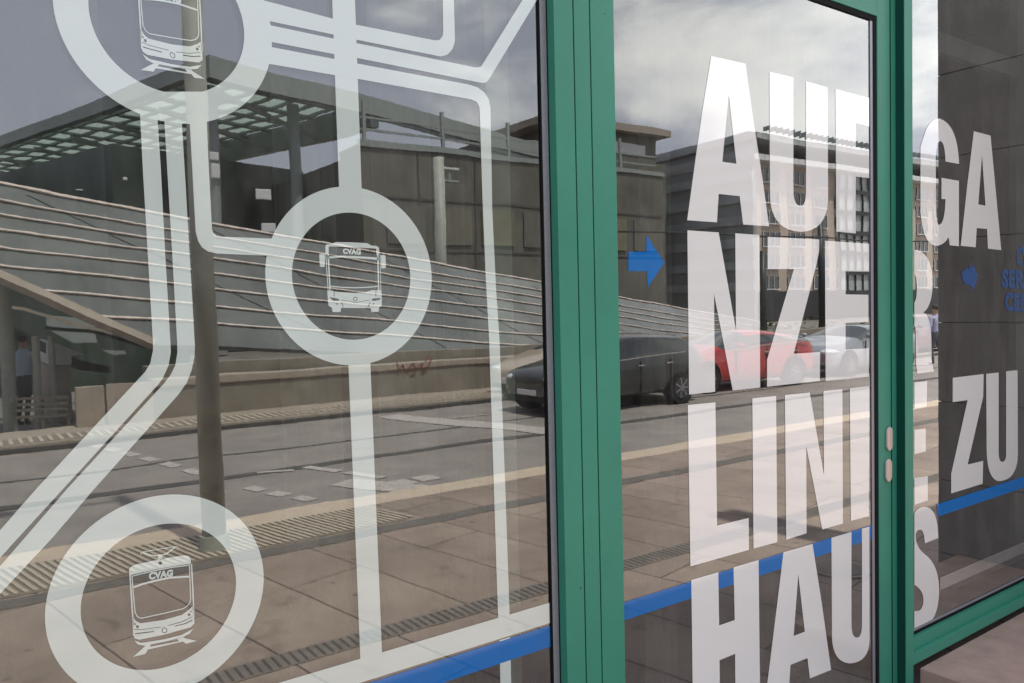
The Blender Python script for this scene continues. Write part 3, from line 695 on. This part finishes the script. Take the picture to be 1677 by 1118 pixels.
obj('hut_wall', B(a.x, b.x, -19.1, -17.01, -.25, a.z), MT['conlight'], hut)
bm = bmesh.new()
for i, yy in enumerate((655, 664, 672, 682)):
    a = GY(25, yy, -15); b = GY(112, yy-3, -15); beam(bm, a, b, .05, .05)
for xx in (25, 70, 112):
    a = GY(xx, 650, -15); beam(bm, (a.x, -15.06, -.2), (a.x, -15.06, a.z), .05, .05, Vector((0, 1, 0)))
tag(obj('bench', bm, MT['kerb']), 'slatted bench rail behind the kerb at the far left', 'bench')
# dark area under roof
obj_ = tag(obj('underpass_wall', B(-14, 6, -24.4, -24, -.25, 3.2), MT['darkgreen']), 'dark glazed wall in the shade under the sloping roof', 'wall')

def panel(name, pts, Y, th, m_, parent=None):
    bm = bmesh.new(); f = [bm.verts.new(GY(*r_, Y)) for r_ in pts]; b_ = [bm.verts.new(GY(*r_, Y)+Vector((0, -th, 0))) for r_ in pts]; n = len(pts)
    bm.faces.new(f); bm.faces.new(b_[::-1])
    for i in range(n): bm.faces.new((f[i], b_[i], b_[(i+1) % n], f[(i+1) % n]))
    bmesh.ops.recalc_face_normals(bm, faces=bm.faces); return obj(name, bm, m_, parent)
MT['palepane'] = mat('pale_pane', (.42, .46, .45), .3, .2, .6)
panel('lower_beam', [(-60, 492), (0, 522), (132, 590), (180, 600), (180, 612), (128, 606), (0, 542), (-60, 512)], -17.6, .3, MT['dark'], gr_)
panel('rear_pane', [(77, 514), (155, 520), (157, 538), (77, 531)], -20, .05, MT['palepane'], gr_)
panel('rear_pane', [(84, 539), (156, 544), (160, 560), (122, 561)], -20, .05, MT['palepane'], gr_)
panel('rear_pane', [(168, 573), (205, 574), (206, 580), (186, 581)], -20, .05, MT['palepane'], gr_)
panel('rear_rail', [(-30, 496), (40, 503), (180, 540), (250, 552), (250, 557), (180, 546), (40, 508), (-30, 501)], -19.5, .1, MT['conlight'], gr_)
panel('rear_rail', [(75, 532), (150, 538), (240, 566), (240, 571), (150, 543), (75, 537)], -19.6, .1, MT['dark'], gr_)

# hall with canopy ------------------------------------------------------------
hall = thing('station_hall', 'station hall with brown wall and wide grey lattice canopy', 'building')
bm = B(16.2, 36.4, -33, -35.5, -.25, 10.0); obj('brown_wall', bm, MT['brown'], hall); obj('wall_return', B(16.25, 16.6, -35.55, -52, -.25, 9.6), MT['brown'], hall)
bm = bmesh.new()
for z_ in (10.55, 11.1):
    beam(bm, (16.2, -33.05, z_), (36, -33.05, z_), .08, .09)
for x_ in (16.4, 20.7, 24.8, 29, 33): beam(bm, (x_, -33.05, 10), (x_, -33.05, 11.9), .16, .16, Vector((0, 1, 0)))
obj('roof_railing', bm, MT['canopy'], hall)
bm = bmesh.new()
for x_ in (19.2, 22.5, 27.4): box(bm, x_, x_+.06, -32.99, -32.93, 0, 9.9)
for z_ in (7.4, 4.8): box(bm, 16.25, 36.5, -32.99, -32.95, z_, z_+.1)
obj('wall_seams', bm, mat('brown_seam', (.11, .10, .085), .8), hall)
for i in range(7):
    x_ = 17.4+i*2.75
    o = obj('shutter', B(x_, x_+2.1, -32.99, -32.9, 5.2, 7.1), mat('shutter%d' % i, (.16+.02*(i % 3), .15+.018*(i % 3), .125), .7, .2, 2), hall)
obj('gutter', B(16.1, 36.5, -32.9, -33.1, 9.85, 10.12), MT['canopy'], hall)
C0 = Vector((10.45, -36.86, 14)); uu = Vector((27.05, -8.35, 0)).normalized(); vv_ = Vector((-uu.y, uu.x, 0));
if vv_.y > 0: vv_ = -vv_
def HC(u, v, z=0): return C0+uu*u+vv_*v+Vector((0, 0, z))
bm = bmesh.new(); beam(bm, HC(-.2, 0, -.5), HC(30, 0, -.5), .5, 1.0); beam(bm, HC(0, 0, -.35), HC(0, 70, -.35), .5, .7)
beam(bm, HC(0, 0, -.9), HC(30, 0, -1.3), .2, .25)
obj('canopy_edge', bm, MT['canopy'], hall)
bm = bmesh.new()
for i in range(1, 8): beam(bm, HC(i*1.35, .3, -.25), HC(i*1.35, 70, -.25), .16, .16)
for j in range(1, 30): beam(bm, HC(.2, j*2.4, -.28), HC(10.2, j*2.4, -.28), .30, .16)
beam(bm, HC(10.3, 0, -.9), HC(10.3, 70, -.9), .6, 1.4)
for j in range(0, 14): beam(bm, HC(.2, j*5.0+.1, -1.4), HC(10.2, j*5.0+5, -1.4), .18, .22)
obj('canopy_lattice', bm, MT['canopy'], hall)
m, nt, out = newmat('milky_roof_glass')
t = N(nt, 'ShaderNodeBsdfTransparent'); t.inputs[0].default_value = (.8, .85, .82, 1); dfs = N(nt, 'ShaderNodeBsdfTranslucent'); dfs.inputs[0].default_value = (.5, .56, .52, 1)
mx = N(nt, 'ShaderNodeMixShader'); mx.inputs[0].default_value = .75; nt.links.new(t.outputs[0], mx.inputs[1]); nt.links.new(dfs.outputs[0], mx.inputs[2]); nt.links.new(mx.outputs[0], out.inputs[0])
bm = bmesh.new(); bm.faces.new([bm.verts.new(HC(*p, -.02)) for p in ((.1, .1), (10.2, .1), (10.2, 70), (.1, 70))]); o = obj('canopy_glass', bm, m, hall)
sd = o.modifiers.new('s', 'SOLIDIFY'); sd.thickness = .03
# hall body under canopy
def wallbox(u0, u1, v0, v1, z0, z1, name, m_):
    bm = bmesh.new(); c8 = [HC(u, v, z-14) for z in (z0, z1) for u, v in ((u0, v0), (u1, v0), (u1, v1), (u0, v1))]
    vs = [bm.verts.new(c) for c in c8]
    for q in ((0, 1, 2, 3), (4, 5, 6, 7), (0, 1, 5, 4), (1, 2, 6, 5), (2, 3, 7, 6), (3, 0, 4, 7)): bm.faces.new([vs[i] for i in q])
    bmesh.ops.recalc_face_normals(bm, faces=bm.faces); return obj(name, bm, m_, hall)
wallbox(-2.0, 9.8, 6, 40, -.25, 10.6, 'glazed_hall_wall', MT['darkgreen'])
wallbox(-14, 1.0, 30, 70, -.25, 12.5, 'rear_block', MT['darkgreen'])
wallbox(-26, -2.2, 14, 40, -.25, 9.0, 'side_block', MT['darkgreen'])
bm = bmesh.new()
for u in (1.2, 6.2): cyl(bm, HC(u, 2.0, -14.2), HC(u, 2.0, -.7), .32)
obj('canopy_columns', bm, MT['canopy'], hall)
bm = bmesh.new()
for (px, py) in ((104, 309), (128, 311), (203, 293), (203, 316), (185, 402), (212, 503), (430, 316), (440, 372), (345, 254), (350, 278)):
    p = GY(px, py, -34.2); box(bm, p.x-.28, p.x+.28, -34.25, -34.1, p.z-.09, p.z+.09)
# (small pale roof lights hung on the frame of the hall)
for (px, py, w_, h_) in ((432, 318, 13, 9), (440, 372, 12, 8), (350, 256, 9, 8), (353, 280, 8, 12), (203, 293, 4, 3), (128, 311, 6, 1.5)):
    a = GY(px-w_, py-h_, -33.6); b = GY(px+w_, py+h_, -33.6)
    o = obj('hanging_panel', B(a.x, b.x, -33.65, -33.55, a.z, b.z, bev=.04), MT['white']); o.parent = hall
# tall brown block + penthouse
off = thing('office_building', 'large six storey corner building with tan walls and grey glazed side', 'building')
CBx, CBy = 70.43, -51.83
ZT = 20.0
obj('wall', B(CBx, 170, -53.0, -75, -.25, ZT-2.2), MT['tanwall'], off)
obj('glazed_side', B(CBx-.5, CBx-.01, -52.0, -76, -.25, ZT-1.0), MT['greywall'], off)
bm = bmesh.new()
for k in range(7):
    z = 3.2+k*2.35; box(bm, CBx-.75, CBx-.51, -51.9, -76, z, z+.95)
obj('glass_bands', bm, MT['greyband'], off)
obj('roof', B(CBx-1.0, 172, -51.0, -77, ZT-.9, ZT-.3), MT['greyband'], off)
obj('upper_storey', B(CBx+1.5, 165, -54.0, -74, ZT-.299, ZT+.6), MT['greywall'], off)
obj('cornice', B(CBx-.6, 171, -51.6, -76.5, ZT-2.9, ZT-2.3), MT['white'], off)
rf_ = obj('roof_fin', B(0, .09, -50.95, -50.1, ZT-.2, ZT+.25), MT['canopy'], off); rf_.location = (CBx, 0, 0)
for i in range(1, 48):
    c2 = rf_.copy(); COL.objects.link(c2); c2.parent = off; c2.location = (CBx+i*1.0, 0, 0)
wf = obj('proto', B(0, 1, 0, .1, 0, 1), MT['white']); mesh_w = None; bpy.data.objects.remove(wf)
cnt = 0
fm = None
for k in range(6):
    z = 3.4+k*2.35
    for i in range(14):
        x = CBx+2.2+i*4.6
        if cnt >= 92: break
        if fm is None:
            bm = bmesh.new(); box(bm, 0, 2.9, .0, .12, 0, 1.45); fm = obj('window', bm, MT['win'], off); o = fm
            bm = bmesh.new()
            for xx in (0, .93, 1.9, 2.84): box(bm, xx, xx+.07, .121, .2, 0, 1.45)
            box(bm, -.1, 3.0, .121, .3, -.12, -.001); pm = obj('window_frame', bm, MT['white'], o)
        else:
            o = fm.copy(); COL.objects.link(o); o.parent = off; c2 = pm.copy(); COL.objects.link(c2); c2.parent = o
        o.location = (x, -53.0+.002, z); cnt += 1
# glazed bay with steel frames
obj('glazed_bay', B(CBx+16, CBx+29, -52.6, -53.2, 3.0, ZT-3), MT['greyband'], off)
bm = bmesh.new()
for i in range(9): box(bm, CBx+16+i*1.6, CBx+16.12+i*1.6, -52.59, -52.4, 3, ZT-3)
for z in (5, 7.4, 9.8, 12.2, 14.6): box(bm, CBx+16, CBx+29, -52.39, -52.3, z, z+.5)
obj('bay_frame', bm, MT['dark'], off)
obj('shop_floor', B(CBx+.3, 169, -52.4, -53.1, .0, 3.1), MT['dark'], off)
ob2 = thing('brown_block', 'brown block with a flat penthouse left of the corner building', 'building')
obj('penthouse', B(50, 63.6, -60, -72, 9, 20.2), MT['brown'], ob2)
obj('wall', B(40, 64, -59, -74, -.25, 17.2), MT['brown'], ob2)
obj('roof_slab', B(48, 64.9, -59.0, -73, 20.21, 20.9), MT['kerb'], ob2)
obj('window_row', B(52, 62, -59.9, -60.0, 18.2, 19.2), MT['white'], ob2)

# far side blocks so the horizon is closed
fb = thing('row_of_houses', 'long grey block of houses closing the far side of the square', 'building')
obj('wall', B(-160, 40, -110, -125, -.25, 11), MT['greywall'], fb)
obj('roof', B(-161, 41, -109, -126, 11.001, 12), MT['brown'], fb)

# poles -----------------------------------------------------------------------
def pole(name, x, y, r, h, m_, label, cat='pole', grp=None, extra=None):
    t = thing(name, label, cat, (x, y, 0), 0, grp)
    bm = bmesh.new(); cyl(bm, (0, 0, -.2), (0, 0, h), r, r*.85, 28); smooth(obj('shaft', bm, m_, t))
    bm = bmesh.new(); cyl(bm, (0, 0, .0), (0, 0, .12), r*1.35, r*1.2, 28); obj('foot', bm, m_, t)
    if extra: extra(t)
    return t
def armlamp(t):
    bm = bmesh.new(); cyl(bm, (0, 0, 5.8), (-1.1, 0, 6.2), .035); obj('arm', bm, MT['polemat'], t)
    bm = B(-1.7, -1.0, -.12, .12, 6.14, 6.26, bev=.03); obj('lamp_head', bm, MT['white'], t)
pole('lamp_post', 1.66, -4.62, .093, 6.3, MT['polemat'], 'thick grey lamp post standing on the ribbed paving, mirrored left of the rings', 'lamp post', None, armlamp)
p = GY(722, 430, -27)
def sig(t):
    a = 8.25
    bm = bmesh.new(); box(bm, -.2, .95, -.06, .06, a-.35, a-.27); obj('arm', bm, MT['white'], t)
    bm = bmesh.new(); box(bm, -.1, .9, -.15, .15, a-.9, a-.8); cyl(bm, (.5, 0, a-.9), (.5, 0, a-.5), .06); obj('camera_housing', bm, MT['canopy'], t)
pole('camera_mast', p.x, -27, .26, 8.3, MT['polemat'], 'dark mast with a small camera arm before the brown hall wall', 'mast', None, sig)
for i, (px, Y, h_) in enumerate(((1251, -24, 4.6), (1345, -24, 6.6), (1428, -24, 7.5))):
    p = GY(px, 500, Y)
    pole('catenary_pole', p.x, Y, .19 if i < 2 else .12, h_, MT['dark'], ['dark tram wire pole before the corner of the tan building', 'dark tram wire pole before the glazed bay of the tan building', 'slim dark tram wire pole nearest the door edge'][i], 'pole', 'poles carrying the tram wires')
bm = bmesh.new()
for z_, Y in ((5.4, -21), (5.55, -22.5)): cyl(bm, (20, Y, z_-.6), (120, Y, z_+.6), .03, seg=6)
tag(obj('tram_wire', bm, MT['dark']), 'thin tram wires crossing before the tan building', 'wire')

# shrubs
bm = bmesh.new()
for i in range(2600):
    c = Vector((random.gauss(0, 1), random.gauss(0, .5), abs(random.gauss(.3, .32)))); s = .05+random.random()*.07
    n_ = Vector((random.random()-.5, random.random()-.5, random.random()-.5)).normalized(); t_ = n_.orthogonal().normalized(); b_ = n_.cross(t_)
    c.x *= 3.0
    bm.faces.new([bm.verts.new(c+t_*s*a+b_*s*b*.6) for a, b in ((-1, 0), (0, -1), (1, 0), (0, 1))])
o = obj('shrub', bm, MT['foliage']); p = GY(1330, 555, -16); o.location = (p.x, -16, 0)
tag(o, 'low yellowish green shrub bed behind the red car', 'shrub')

# ------------------------------------------------------------------ cars
def car_mesh(L, w, h, kind):
    """stations: x, zbottom, zbelt, zroof, half width, roof half width ; roof==belt where there is no cabin"""
    b = h
    if kind == 'estate':
        st = [(0, .42, .60, .60, .62, .5), (.05, .24, .70, .72, .80, .62), (.35, .20, .78, .82, .86, .7), (1.05, .20, .88, .92, .88, .74),
              (1.20, .20, .92, .97, .88, .72), (1.95, .20, .95, b-.06, .88, .64), (2.5, .20, .97, b, .88, .66), (3.4, .20, .99, b-.01, .88, .66), (4.1, .22, 1.0, b-.05, .87, .64), (4.45, .24, .98, 1.16, .84, .66), (4.62, .28, .90, .94, .78, .6), (4.66, .40, .62, .64, .66, .5)]
        wi = (4, 8)
    elif kind == 'hatch':
        st = [(0, .40, .56, .56, .58, .45), (.06, .22, .66, .68, .76, .6), (.35, .18, .78, .82, .84, .68), (.85, .18, .88, .94, .86, .72),
              (1.05, .18, .92, .99, .86, .72), (1.95, .18, .96, b-.03, .86, .60), (2.4, .18, .98, b, .86, .62), (3.0, .18, 1.02, b-.03, .86, .60), (3.55, .20, 1.04, b-.12, .85, .58), (3.95, .22, 1.0, 1.12, .82, .62), (4.12, .26, .90, .93, .76, .55), (4.16, .40, .62, .64, .62, .5)]
        wi = (4, 8)
    else:
        st = [(0, .40, .56, .56, .58, .45), (.06, .22, .64, .66, .76, .6), (.35, .18, .74, .78, .84, .68), (1.05, .18, .86, .90, .86, .72),
              (1.25, .18, .90, .95, .86, .72), (2.0, .18, .93, b-.04, .86, .60), (2.5, .18, .94, b, .86, .62), (3.1, .18, .96, b-.05, .86, .60), (3.75, .20, .97, 1.02, .85, .66), (4.2, .22, .95, .99, .82, .66), (4.45, .26, .88, .91, .76, .55), (4.5, .40, .62, .64, .62, .5)]
        wi = (4, 7)
    sx = L/st[-1][0]; sw_ = w/2/.88; sh = h/b
    rows = []
    for x, zb, zl, zr, hw, rw in st:
        half = [(0, zb), (hw*.86, zb), (hw*.99, zb+.14), (hw, (zb+zl)/2+.05), (hw*.97, zl), (rw+.03 if zr-zl > .1 else hw*.9, zr-.07 if zr-zl > .1 else zr-.0), (rw*.82, zr+.02), (0, zr+.045)]
        ring = [(x*sx, -y*sw_, z*sh) for y, z in half] + [(x*sx, y*sw_, z*sh) for y, z in half[-2:0:-1]]
        rows.append(ring)
    bm = bmesh.new(); V_ = [[bm.verts.new(p) for p in r] for r in rows]; n = len(rows[0])
    for i in range(len(rows)-1):
        for j in range(n):
            k = (j+1) % n
            f = bm.faces.new((V_[i][j], V_[i][k], V_[i+1][k], V_[i+1][j]))
            side = j in (4, 9); topf = j in (5, 6, 7, 8)
            if side and wi[0] < i < wi[1]: f.material_index = 1
            elif side and i in (wi[0], wi[1]): f.material_index = 1
            elif topf and i == wi[0]: f.material_index = 2
            elif topf and i == wi[1]: f.material_index = 3
    bm.faces.new(V_[0]); bm.faces.new(V_[-1][::-1])
    bmesh.ops.recalc_face_normals(bm, faces=bm.faces)
    cl = bm.edges.layers.float.new('crease_edge')
    for ed in bm.edges:
        ms = {f.material_index for f in ed.link_faces}
        if len(ms) > 1: ed[cl] = .75
    me = bpy.data.meshes.new('tmp'); bm.to_mesh(me); bm.free()
    for _ in range(4): me.materials.append(None)
    o = bpy.data.objects.new('tmp', me); COL.objects.link(o); md = o.modifiers.new('s', 'SUBSURF'); md.levels = 3; md.render_levels = 3
    dg = bpy.context.evaluated_depsgraph_get(); dg.update(); ev = bpy.data.meshes.new_from_object(o.evaluated_get(dg)); bpy.data.objects.remove(o)
    out = []
    for mi in range(4):
        b2 = bmesh.new(); b2.from_mesh(ev)
        bmesh.ops.delete(b2, geom=[f for f in b2.faces if f.material_index != mi], context='FACES')
        for f in b2.faces: f.material_index = 0; f.smooth = True
        out.append(b2)
    return out, sx, sw_, sh, st
CARWIN = mat('car_window', (.02, .026, .028), .04, .1, spec=.9, coat=.5)
TYRE = mat('tyre', (.015, .015, .016), .8); RIM = mat('alloy_rim', (.35, .36, .38), .3, metal=.8)
LAMP = mat('headlamp_glass', (.65, .68, .7), .08, spec=1., coat=1); TAIL = mat('tail_lamp', (.35, .02, .02), .1, coat=1)
CHROME = mat('chrome', (.8, .8, .82), .12, .05, metal=1.)
def car(L, w, h, kind, paint, loc, rz, label, cat='car', rails=False, chrome=False):
    t = thing('parked_car', label, cat, loc, rz, 'cars standing on the road of the square')
    (b0, b1, b2, b3), sx, sw_, sh, st = car_mesh(L, w, h, kind)
    def mv_(b): bmesh.ops.translate(b, verts=b.verts, vec=(-L/2, 0, 0)); return b
    obj('body', mv_(b0), paint, t); obj('side_windows', mv_(b1), CARWIN, t); obj('windscreen', mv_(b2), CARWIN, t); obj('rear_window', mv_(b3), CARWIN, t)
    r = .31
    for x_ in (.17*L, .80*L):
        for sgn in (-1, 1):
            X = x_-L/2; Yo = sgn*(w/2-.005)
            bm = bmesh.new(); cyl(bm, (X, sgn*(w/2-.16), r+.03), (X, Yo-sgn*.008, r+.03), r*1.16, seg=36); obj('wheel_arch', bm, MT['rubber'], t)
            bm = bmesh.new(); cyl(bm, (X, sgn*(w/2-.18), r), (X, Yo+sgn*.012, r), r, seg=36); wl = obj('wheel', bm, TYRE, t)
            bm = bmesh.new(); cyl(bm, (X, Yo+sgn*.013, r), (X, Yo+sgn*.019, r), r*.66, seg=30); rm = obj('rim', bm, mat('rim_dark', (.05, .05, .055), .4), wl)
            bm = bmesh.new()
            for k in range(7):
                a = 2*PI*k/7; beam(bm, (X, Yo+sgn*.024, r), (X+math.cos(a)*r*.64, Yo+sgn*.024, r+math.sin(a)*r*.64), .035, .008, Vector((0, 1, 0)))
            cyl(bm, (X, Yo+sgn*.018, r), (X, Yo+sgn*.03, r), .05, seg=16); obj('spokes', bm, RIM, wl)
    for sgn in (-1, 1):
        bm = bmesh.new(); bmesh.ops.create_uvsphere(bm, u_segments=20, v_segments=12, radius=1, matrix=Matrix.Translation((-L/2+.20, sgn*w*.36, .66*sh)) @ Matrix.Rotation(sgn*.5, 4, 'Z') @ Matrix.Diagonal((.24, .15, .075, 1)))
        smooth(obj('headlight', bm, LAMP, t))
        bm = bmesh.new(); bmesh.ops.create_uvsphere(bm, u_segments=20, v_segments=12, radius=1, matrix=Matrix.Translation((L/2-.16, sgn*w*.38, .84*sh)) @ Matrix.Diagonal((.13, .10, .10, 1)))
        smooth(obj('tail_light', bm, TAIL, t))
        bm = bmesh.new(); bmesh.ops.create_uvsphere(bm, u_segments=16, v_segments=10, radius=1, matrix=Matrix.Translation((-L/2+1.55*sx, sgn*(w/2+.06), 1.0*sh)) @ Matrix.Diagonal((.07, .10, .065, 1)))
        smooth(obj('mirror', bm, paint, t))
        bm = bmesh.new()
        for x_ in (2.35, 3.25): box(bm, (x_)*sx-L/2, (x_+.2)*sx-L/2, sgn*(w/2-.015), sgn*(w/2+.012), .80*sh, .825*sh)
        obj('door_handles', bm, CHROME, t)
        bm = bmesh.new(); x_a = 1.35*sx-L/2; x_b = 3.9*sx-L/2; beam(bm, (x_a, sgn*(w/2-.018), .925*sh), (x_b, sgn*(w/2-.022), (1.0 if kind != 'saloon' else .965)*sh), .012, .022)
        obj('window_trim', bm, CHROME, t)
        bm = bmesh.new()
        for x_ in (1.5, 2.45, 3.4): box(bm, x_*sx-L/2-.004, x_*sx-L/2+.004, sgn*(w/2-.02), sgn*(w/2+.002), .3, .88*sh)
        obj('door_seams', bm, MT['rubber'], t)
        if rails:
            bm = bmesh.new(); beam(bm, (2.0*sx-L/2, sgn*w*.36, h+.03), (4.1*sx-L/2, sgn*w*.36, h-.0), .03, .03); obj('roof_rail', bm, CHROME, t)
    bm = B(-L/2+.02, -L/2+.12, -w*.24, w*.24, .50*sh, .60*sh, bev=.02); obj('grille', bm, MT['rubber'], t)
    bm = B(-L/2-.02, -L/2+.06, -.26, .26, .36*sh, .46*sh, bev=.005); obj('number_plate', bm, MT['white'], t)
    bm = B(-L/2+.0, -L/2+.10, -w*.36, w*.36, .24*sh, .33*sh, bev=.02); obj('lower_grille', bm, MT['rubber'], t)
    return t
def paint(name, c, m_=.0): return mat(name, c, .28, .03, 3, coat=1., metal=m_)
car(3.85, 1.66, 1.36, 'estate', paint('black_car_paint', (.020, .025, .026)), (10.22, -9.32, -.02), 0.0, 'dark estate car with roof rails, nearest to the shop window', rails=True)
car(4.1, 1.72, 1.28, 'hatch', paint('red_car_paint', (.52, .035, .035)), (14.5, -9.95, -.02), math.radians(7), 'red hatchback right behind the dark estate car')
car(4.3, 1.75, 1.25, 'saloon', paint('silver_car_paint', (.34, .36, .39), .3), (19.6, -10.05, -.02), 0, 'silver saloon car following the red hatchback')
car(4.2, 1.74, 1.36, 'hatch', paint('cream_car_paint', (.62, .50, .38)), (11.4, -11.30, -.02), 0, 'cream hatchback half hidden beyond the dark estate car')
car(4.3, 1.75, 1.40, 'estate', paint('maroon_car_paint', (.14, .02, .025)), (26.5, -12.3, -.02), 0, 'dark maroon car farthest along the road')

# ------------------------------------------------------------------ people
def person(loc, rz, label, shirt, trousers):
    t = thing('person', label, 'person', loc, rz)
    bm = bmesh.new()
    P = dict(pel=(0, 0, .92), ch=(0, 0, 1.28), nk=(0, 0, 1.47), hd=(0, -.01, 1.60), ht=(0, -.01, 1.70),
             ls=(-.19, 0, 1.38), le=(-.25, .03, 1.10), lh=(-.24, -.08, .88), rs=(.19, 0, 1.38), re=(.25, .02, 1.10), rh=(.24, -.10, .89),
             lk=(-.11, -.06, .50), la=(-.12, .02, .08), lt=(-.12, -.14, .04), rk=(.10, .03, .50), ra=(.11, .14, .09), rt=(.11, .0, .04))
    R_ = dict(pel=.15, ch=.155, nk=.06, hd=.095, ht=.075, ls=.06, le=.042, lh=.03, rs=.06, re=.042, rh=.03, lk=.062, la=.042, lt=.035, rk=.062, ra=.042, rt=.035)
    ks = list(P); vs = {k: bm.verts.new(P[k]) for k in ks}
    for a, b in (('pel', 'ch'), ('ch', 'nk'), ('nk', 'hd'), ('hd', 'ht'), ('ch', 'ls'), ('ls', 'le'), ('le', 'lh'), ('ch', 'rs'), ('rs', 're'), ('re', 'rh'), ('pel', 'lk'), ('lk', 'la'), ('la', 'lt'), ('pel', 'rk'), ('rk', 'ra'), ('ra', 'rt')):
        bm.edges.new((vs[a], vs[b]))
    me = bpy.data.meshes.new('body'); bm.to_mesh(me); bm.free()
    o = bpy.data.objects.new('tmp', me); COL.objects.link(o)
    sk = o.modifiers.new('k', 'SKIN'); ss = o.modifiers.new('s', 'SUBSURF'); ss.levels = 2
    for i, k in enumerate(ks): me.skin_vertices[0].data[i].radius = (R_[k], R_[k]*.8)
    me.skin_vertices[0].data[0].use_root = True
    dg = bpy.context.evaluated_depsgraph_get(); dg.update(); ev = bpy.data.meshes.new_from_object(o.evaluated_get(dg)); bpy.data.objects.remove(o)
    ev.materials.clear()
    for q in (mat('skin', (.45, .28, .20), .6), shirt, trousers): ev.materials.append(q)
    for f in ev.polygons:
        z = f.center.z; f.use_smooth = True
        f.material_index = 2 if z < .95 and abs(f.center.x) < .2 else (1 if z < 1.46 and z > .95 else 0)
    b = obj('body', ev, None, t)
    bm = bmesh.new(); bmesh.ops.create_uvsphere(bm, u_segments=16, v_segments=10, radius=.105, matrix=Matrix.Translation((0, .015, 1.67)) @ Matrix.Diagonal((1, 1, .8, 1)))
    smooth(obj('hair', bm, mat('hair', (.04, .03, .02), .8), t))
    return t
p = GY(38, 600, -15.8)
person((p.x, -15.8, -.12), .6, 'person in a pale blue shirt walking at the far left beyond the road', mat('blue_shirt', (.45, .55, .68), .8), mat('dark_trousers', (.03, .03, .04), .8))
p = GY(1533, 640, -9.3)
person((p.x, -7.2-2.1, 0), .2, 'person in a lilac jacket standing by the road, mirrored beside the dark wall', mat('lilac_jacket', (.40, .40, .55), .8), mat('grey_trousers', (.10, .10, .12), .8))

# ------------------------------------------------------------------ light
SUN_EL, SUN_AZ = math.radians(67), math.radians(6)      # from behind the shop
w = bpy.data.worlds.new('World'); S.world = w; w.use_nodes = True; nt = w.node_tree; nt.nodes.clear()
out = N(nt, 'ShaderNodeOutputWorld'); bg = N(nt, 'ShaderNodeBackground'); nt.links.new(bg.outputs[0], out.inputs[0])
sky = N(nt, 'ShaderNodeTexSky'); sky.sky_type = 'NISHITA'; sky.sun_disc = False; sky.sun_elevation = SUN_EL; sky.sun_rotation = SUN_AZ
sky.dust_density = 3.; sky.air_density = 1.1
tc = N(nt, 'ShaderNodeTexCoord')
mp = N(nt, 'ShaderNodeMapping'); mp.inputs['Scale'].default_value = (1, 1, 2.1); mp.inputs['Location'].default_value = (.35, .2, .12); nt.links.new(tc.outputs['Generated'], mp.inputs[0])
no = N(nt, 'ShaderNodeTexNoise'); no.inputs['Scale'].default_value = 3.1; no.inputs['Detail'].default_value = 12; no.inputs['Roughness'].default_value = .55; no.inputs['Distortion'].default_value = .25
nt.links.new(mp.outputs[0], no.inputs[0])
sx_ = N(nt, 'ShaderNodeSeparateXYZ'); nt.links.new(tc.outputs['Generated'], sx_.inputs[0])
# more cloud towards +x
ad = N(nt, 'ShaderNodeMath', operation='MULTIPLY_ADD'); ad.inputs[1].default_value = .30; nt.links.new(sx_.outputs[0], ad.inputs[0]); nt.links.new(no.outputs['Fac'], ad.inputs[2])
az = N(nt, 'ShaderNodeMath', operation='MULTIPLY_ADD'); az.inputs[1].default_value = -.22; nt.links.new(sx_.outputs[2], az.inputs[0]); nt.links.new(ad.outputs[0], az.inputs[2])
cr = N(nt, 'ShaderNodeMapRange'); cr.interpolation_type = 'SMOOTHSTEP'; cr.inputs[1].default_value = .56; cr.inputs[2].default_value = .76
nt.links.new(az.outputs[0], cr.inputs[0])
n2 = N(nt, 'ShaderNodeTexNoise'); n2.inputs['Scale'].default_value = 6; n2.inputs['Detail'].default_value = 8; nt.links.new(mp.outputs[0], n2.inputs[0])
cc = N(nt, 'ShaderNodeMix', data_type='RGBA'); cc.inputs[6].default_value = (10.8, 10.7, 11.5, 1); cc.inputs[7].default_value = (13.6, 13.3, 13.3, 1)
r2 = N(nt, 'ShaderNodeMapRange'); r2.inputs[1].default_value = .35; r2.inputs[2].default_value = .62; nt.links.new(n2.outputs['Fac'], r2.inputs[0]); nt.links.new(r2.outputs[0], cc.inputs[0])
# thin high haze over the blue
hz = N(nt, 'ShaderNodeMix', data_type='RGBA'); hz.inputs[0].default_value = .75; nt.links.new(sky.outputs[0], hz.inputs[6]); hz.inputs[7].default_value = (6.7, 6.7, 8.1, 1)
mx = N(nt, 'ShaderNodeMix', data_type='RGBA'); nt.links.new(cr.outputs[0], mx.inputs[0]); nt.links.new(hz.outputs[2], mx.inputs[6]); nt.links.new(cc.outputs[2], mx.inputs[7])
nt.links.new(mx.outputs[2], bg.inputs[0]); bg.inputs[1].default_value = .1
sl = bpy.data.lights.new('sun', 'SUN'); so = bpy.data.objects.new('sun', sl); COL.objects.link(so)
sl.energy = 3.5; sl.angle = math.radians(1.2); sl.color = (1, .95, .88)
sd_ = Vector((math.sin(SUN_AZ)*math.cos(SUN_EL), math.cos(SUN_AZ)*math.cos(SUN_EL), math.sin(SUN_EL)))
so.rotation_euler = sd_.to_track_quat('Z', 'Y').to_euler()
so.location = (0, 0, 40)

S.view_settings.view_transform = 'Standard'; S.view_settings.look = 'None'; S.view_settings.gamma = 1; S.view_settings.exposure = 0.88
S.render.engine = 'CYCLES'; S.cycles.max_bounces = 8; S.cycles.transparent_max_bounces = 24; S.cycles.glossy_bounces = 5
S.cycles.caustics_reflective = False
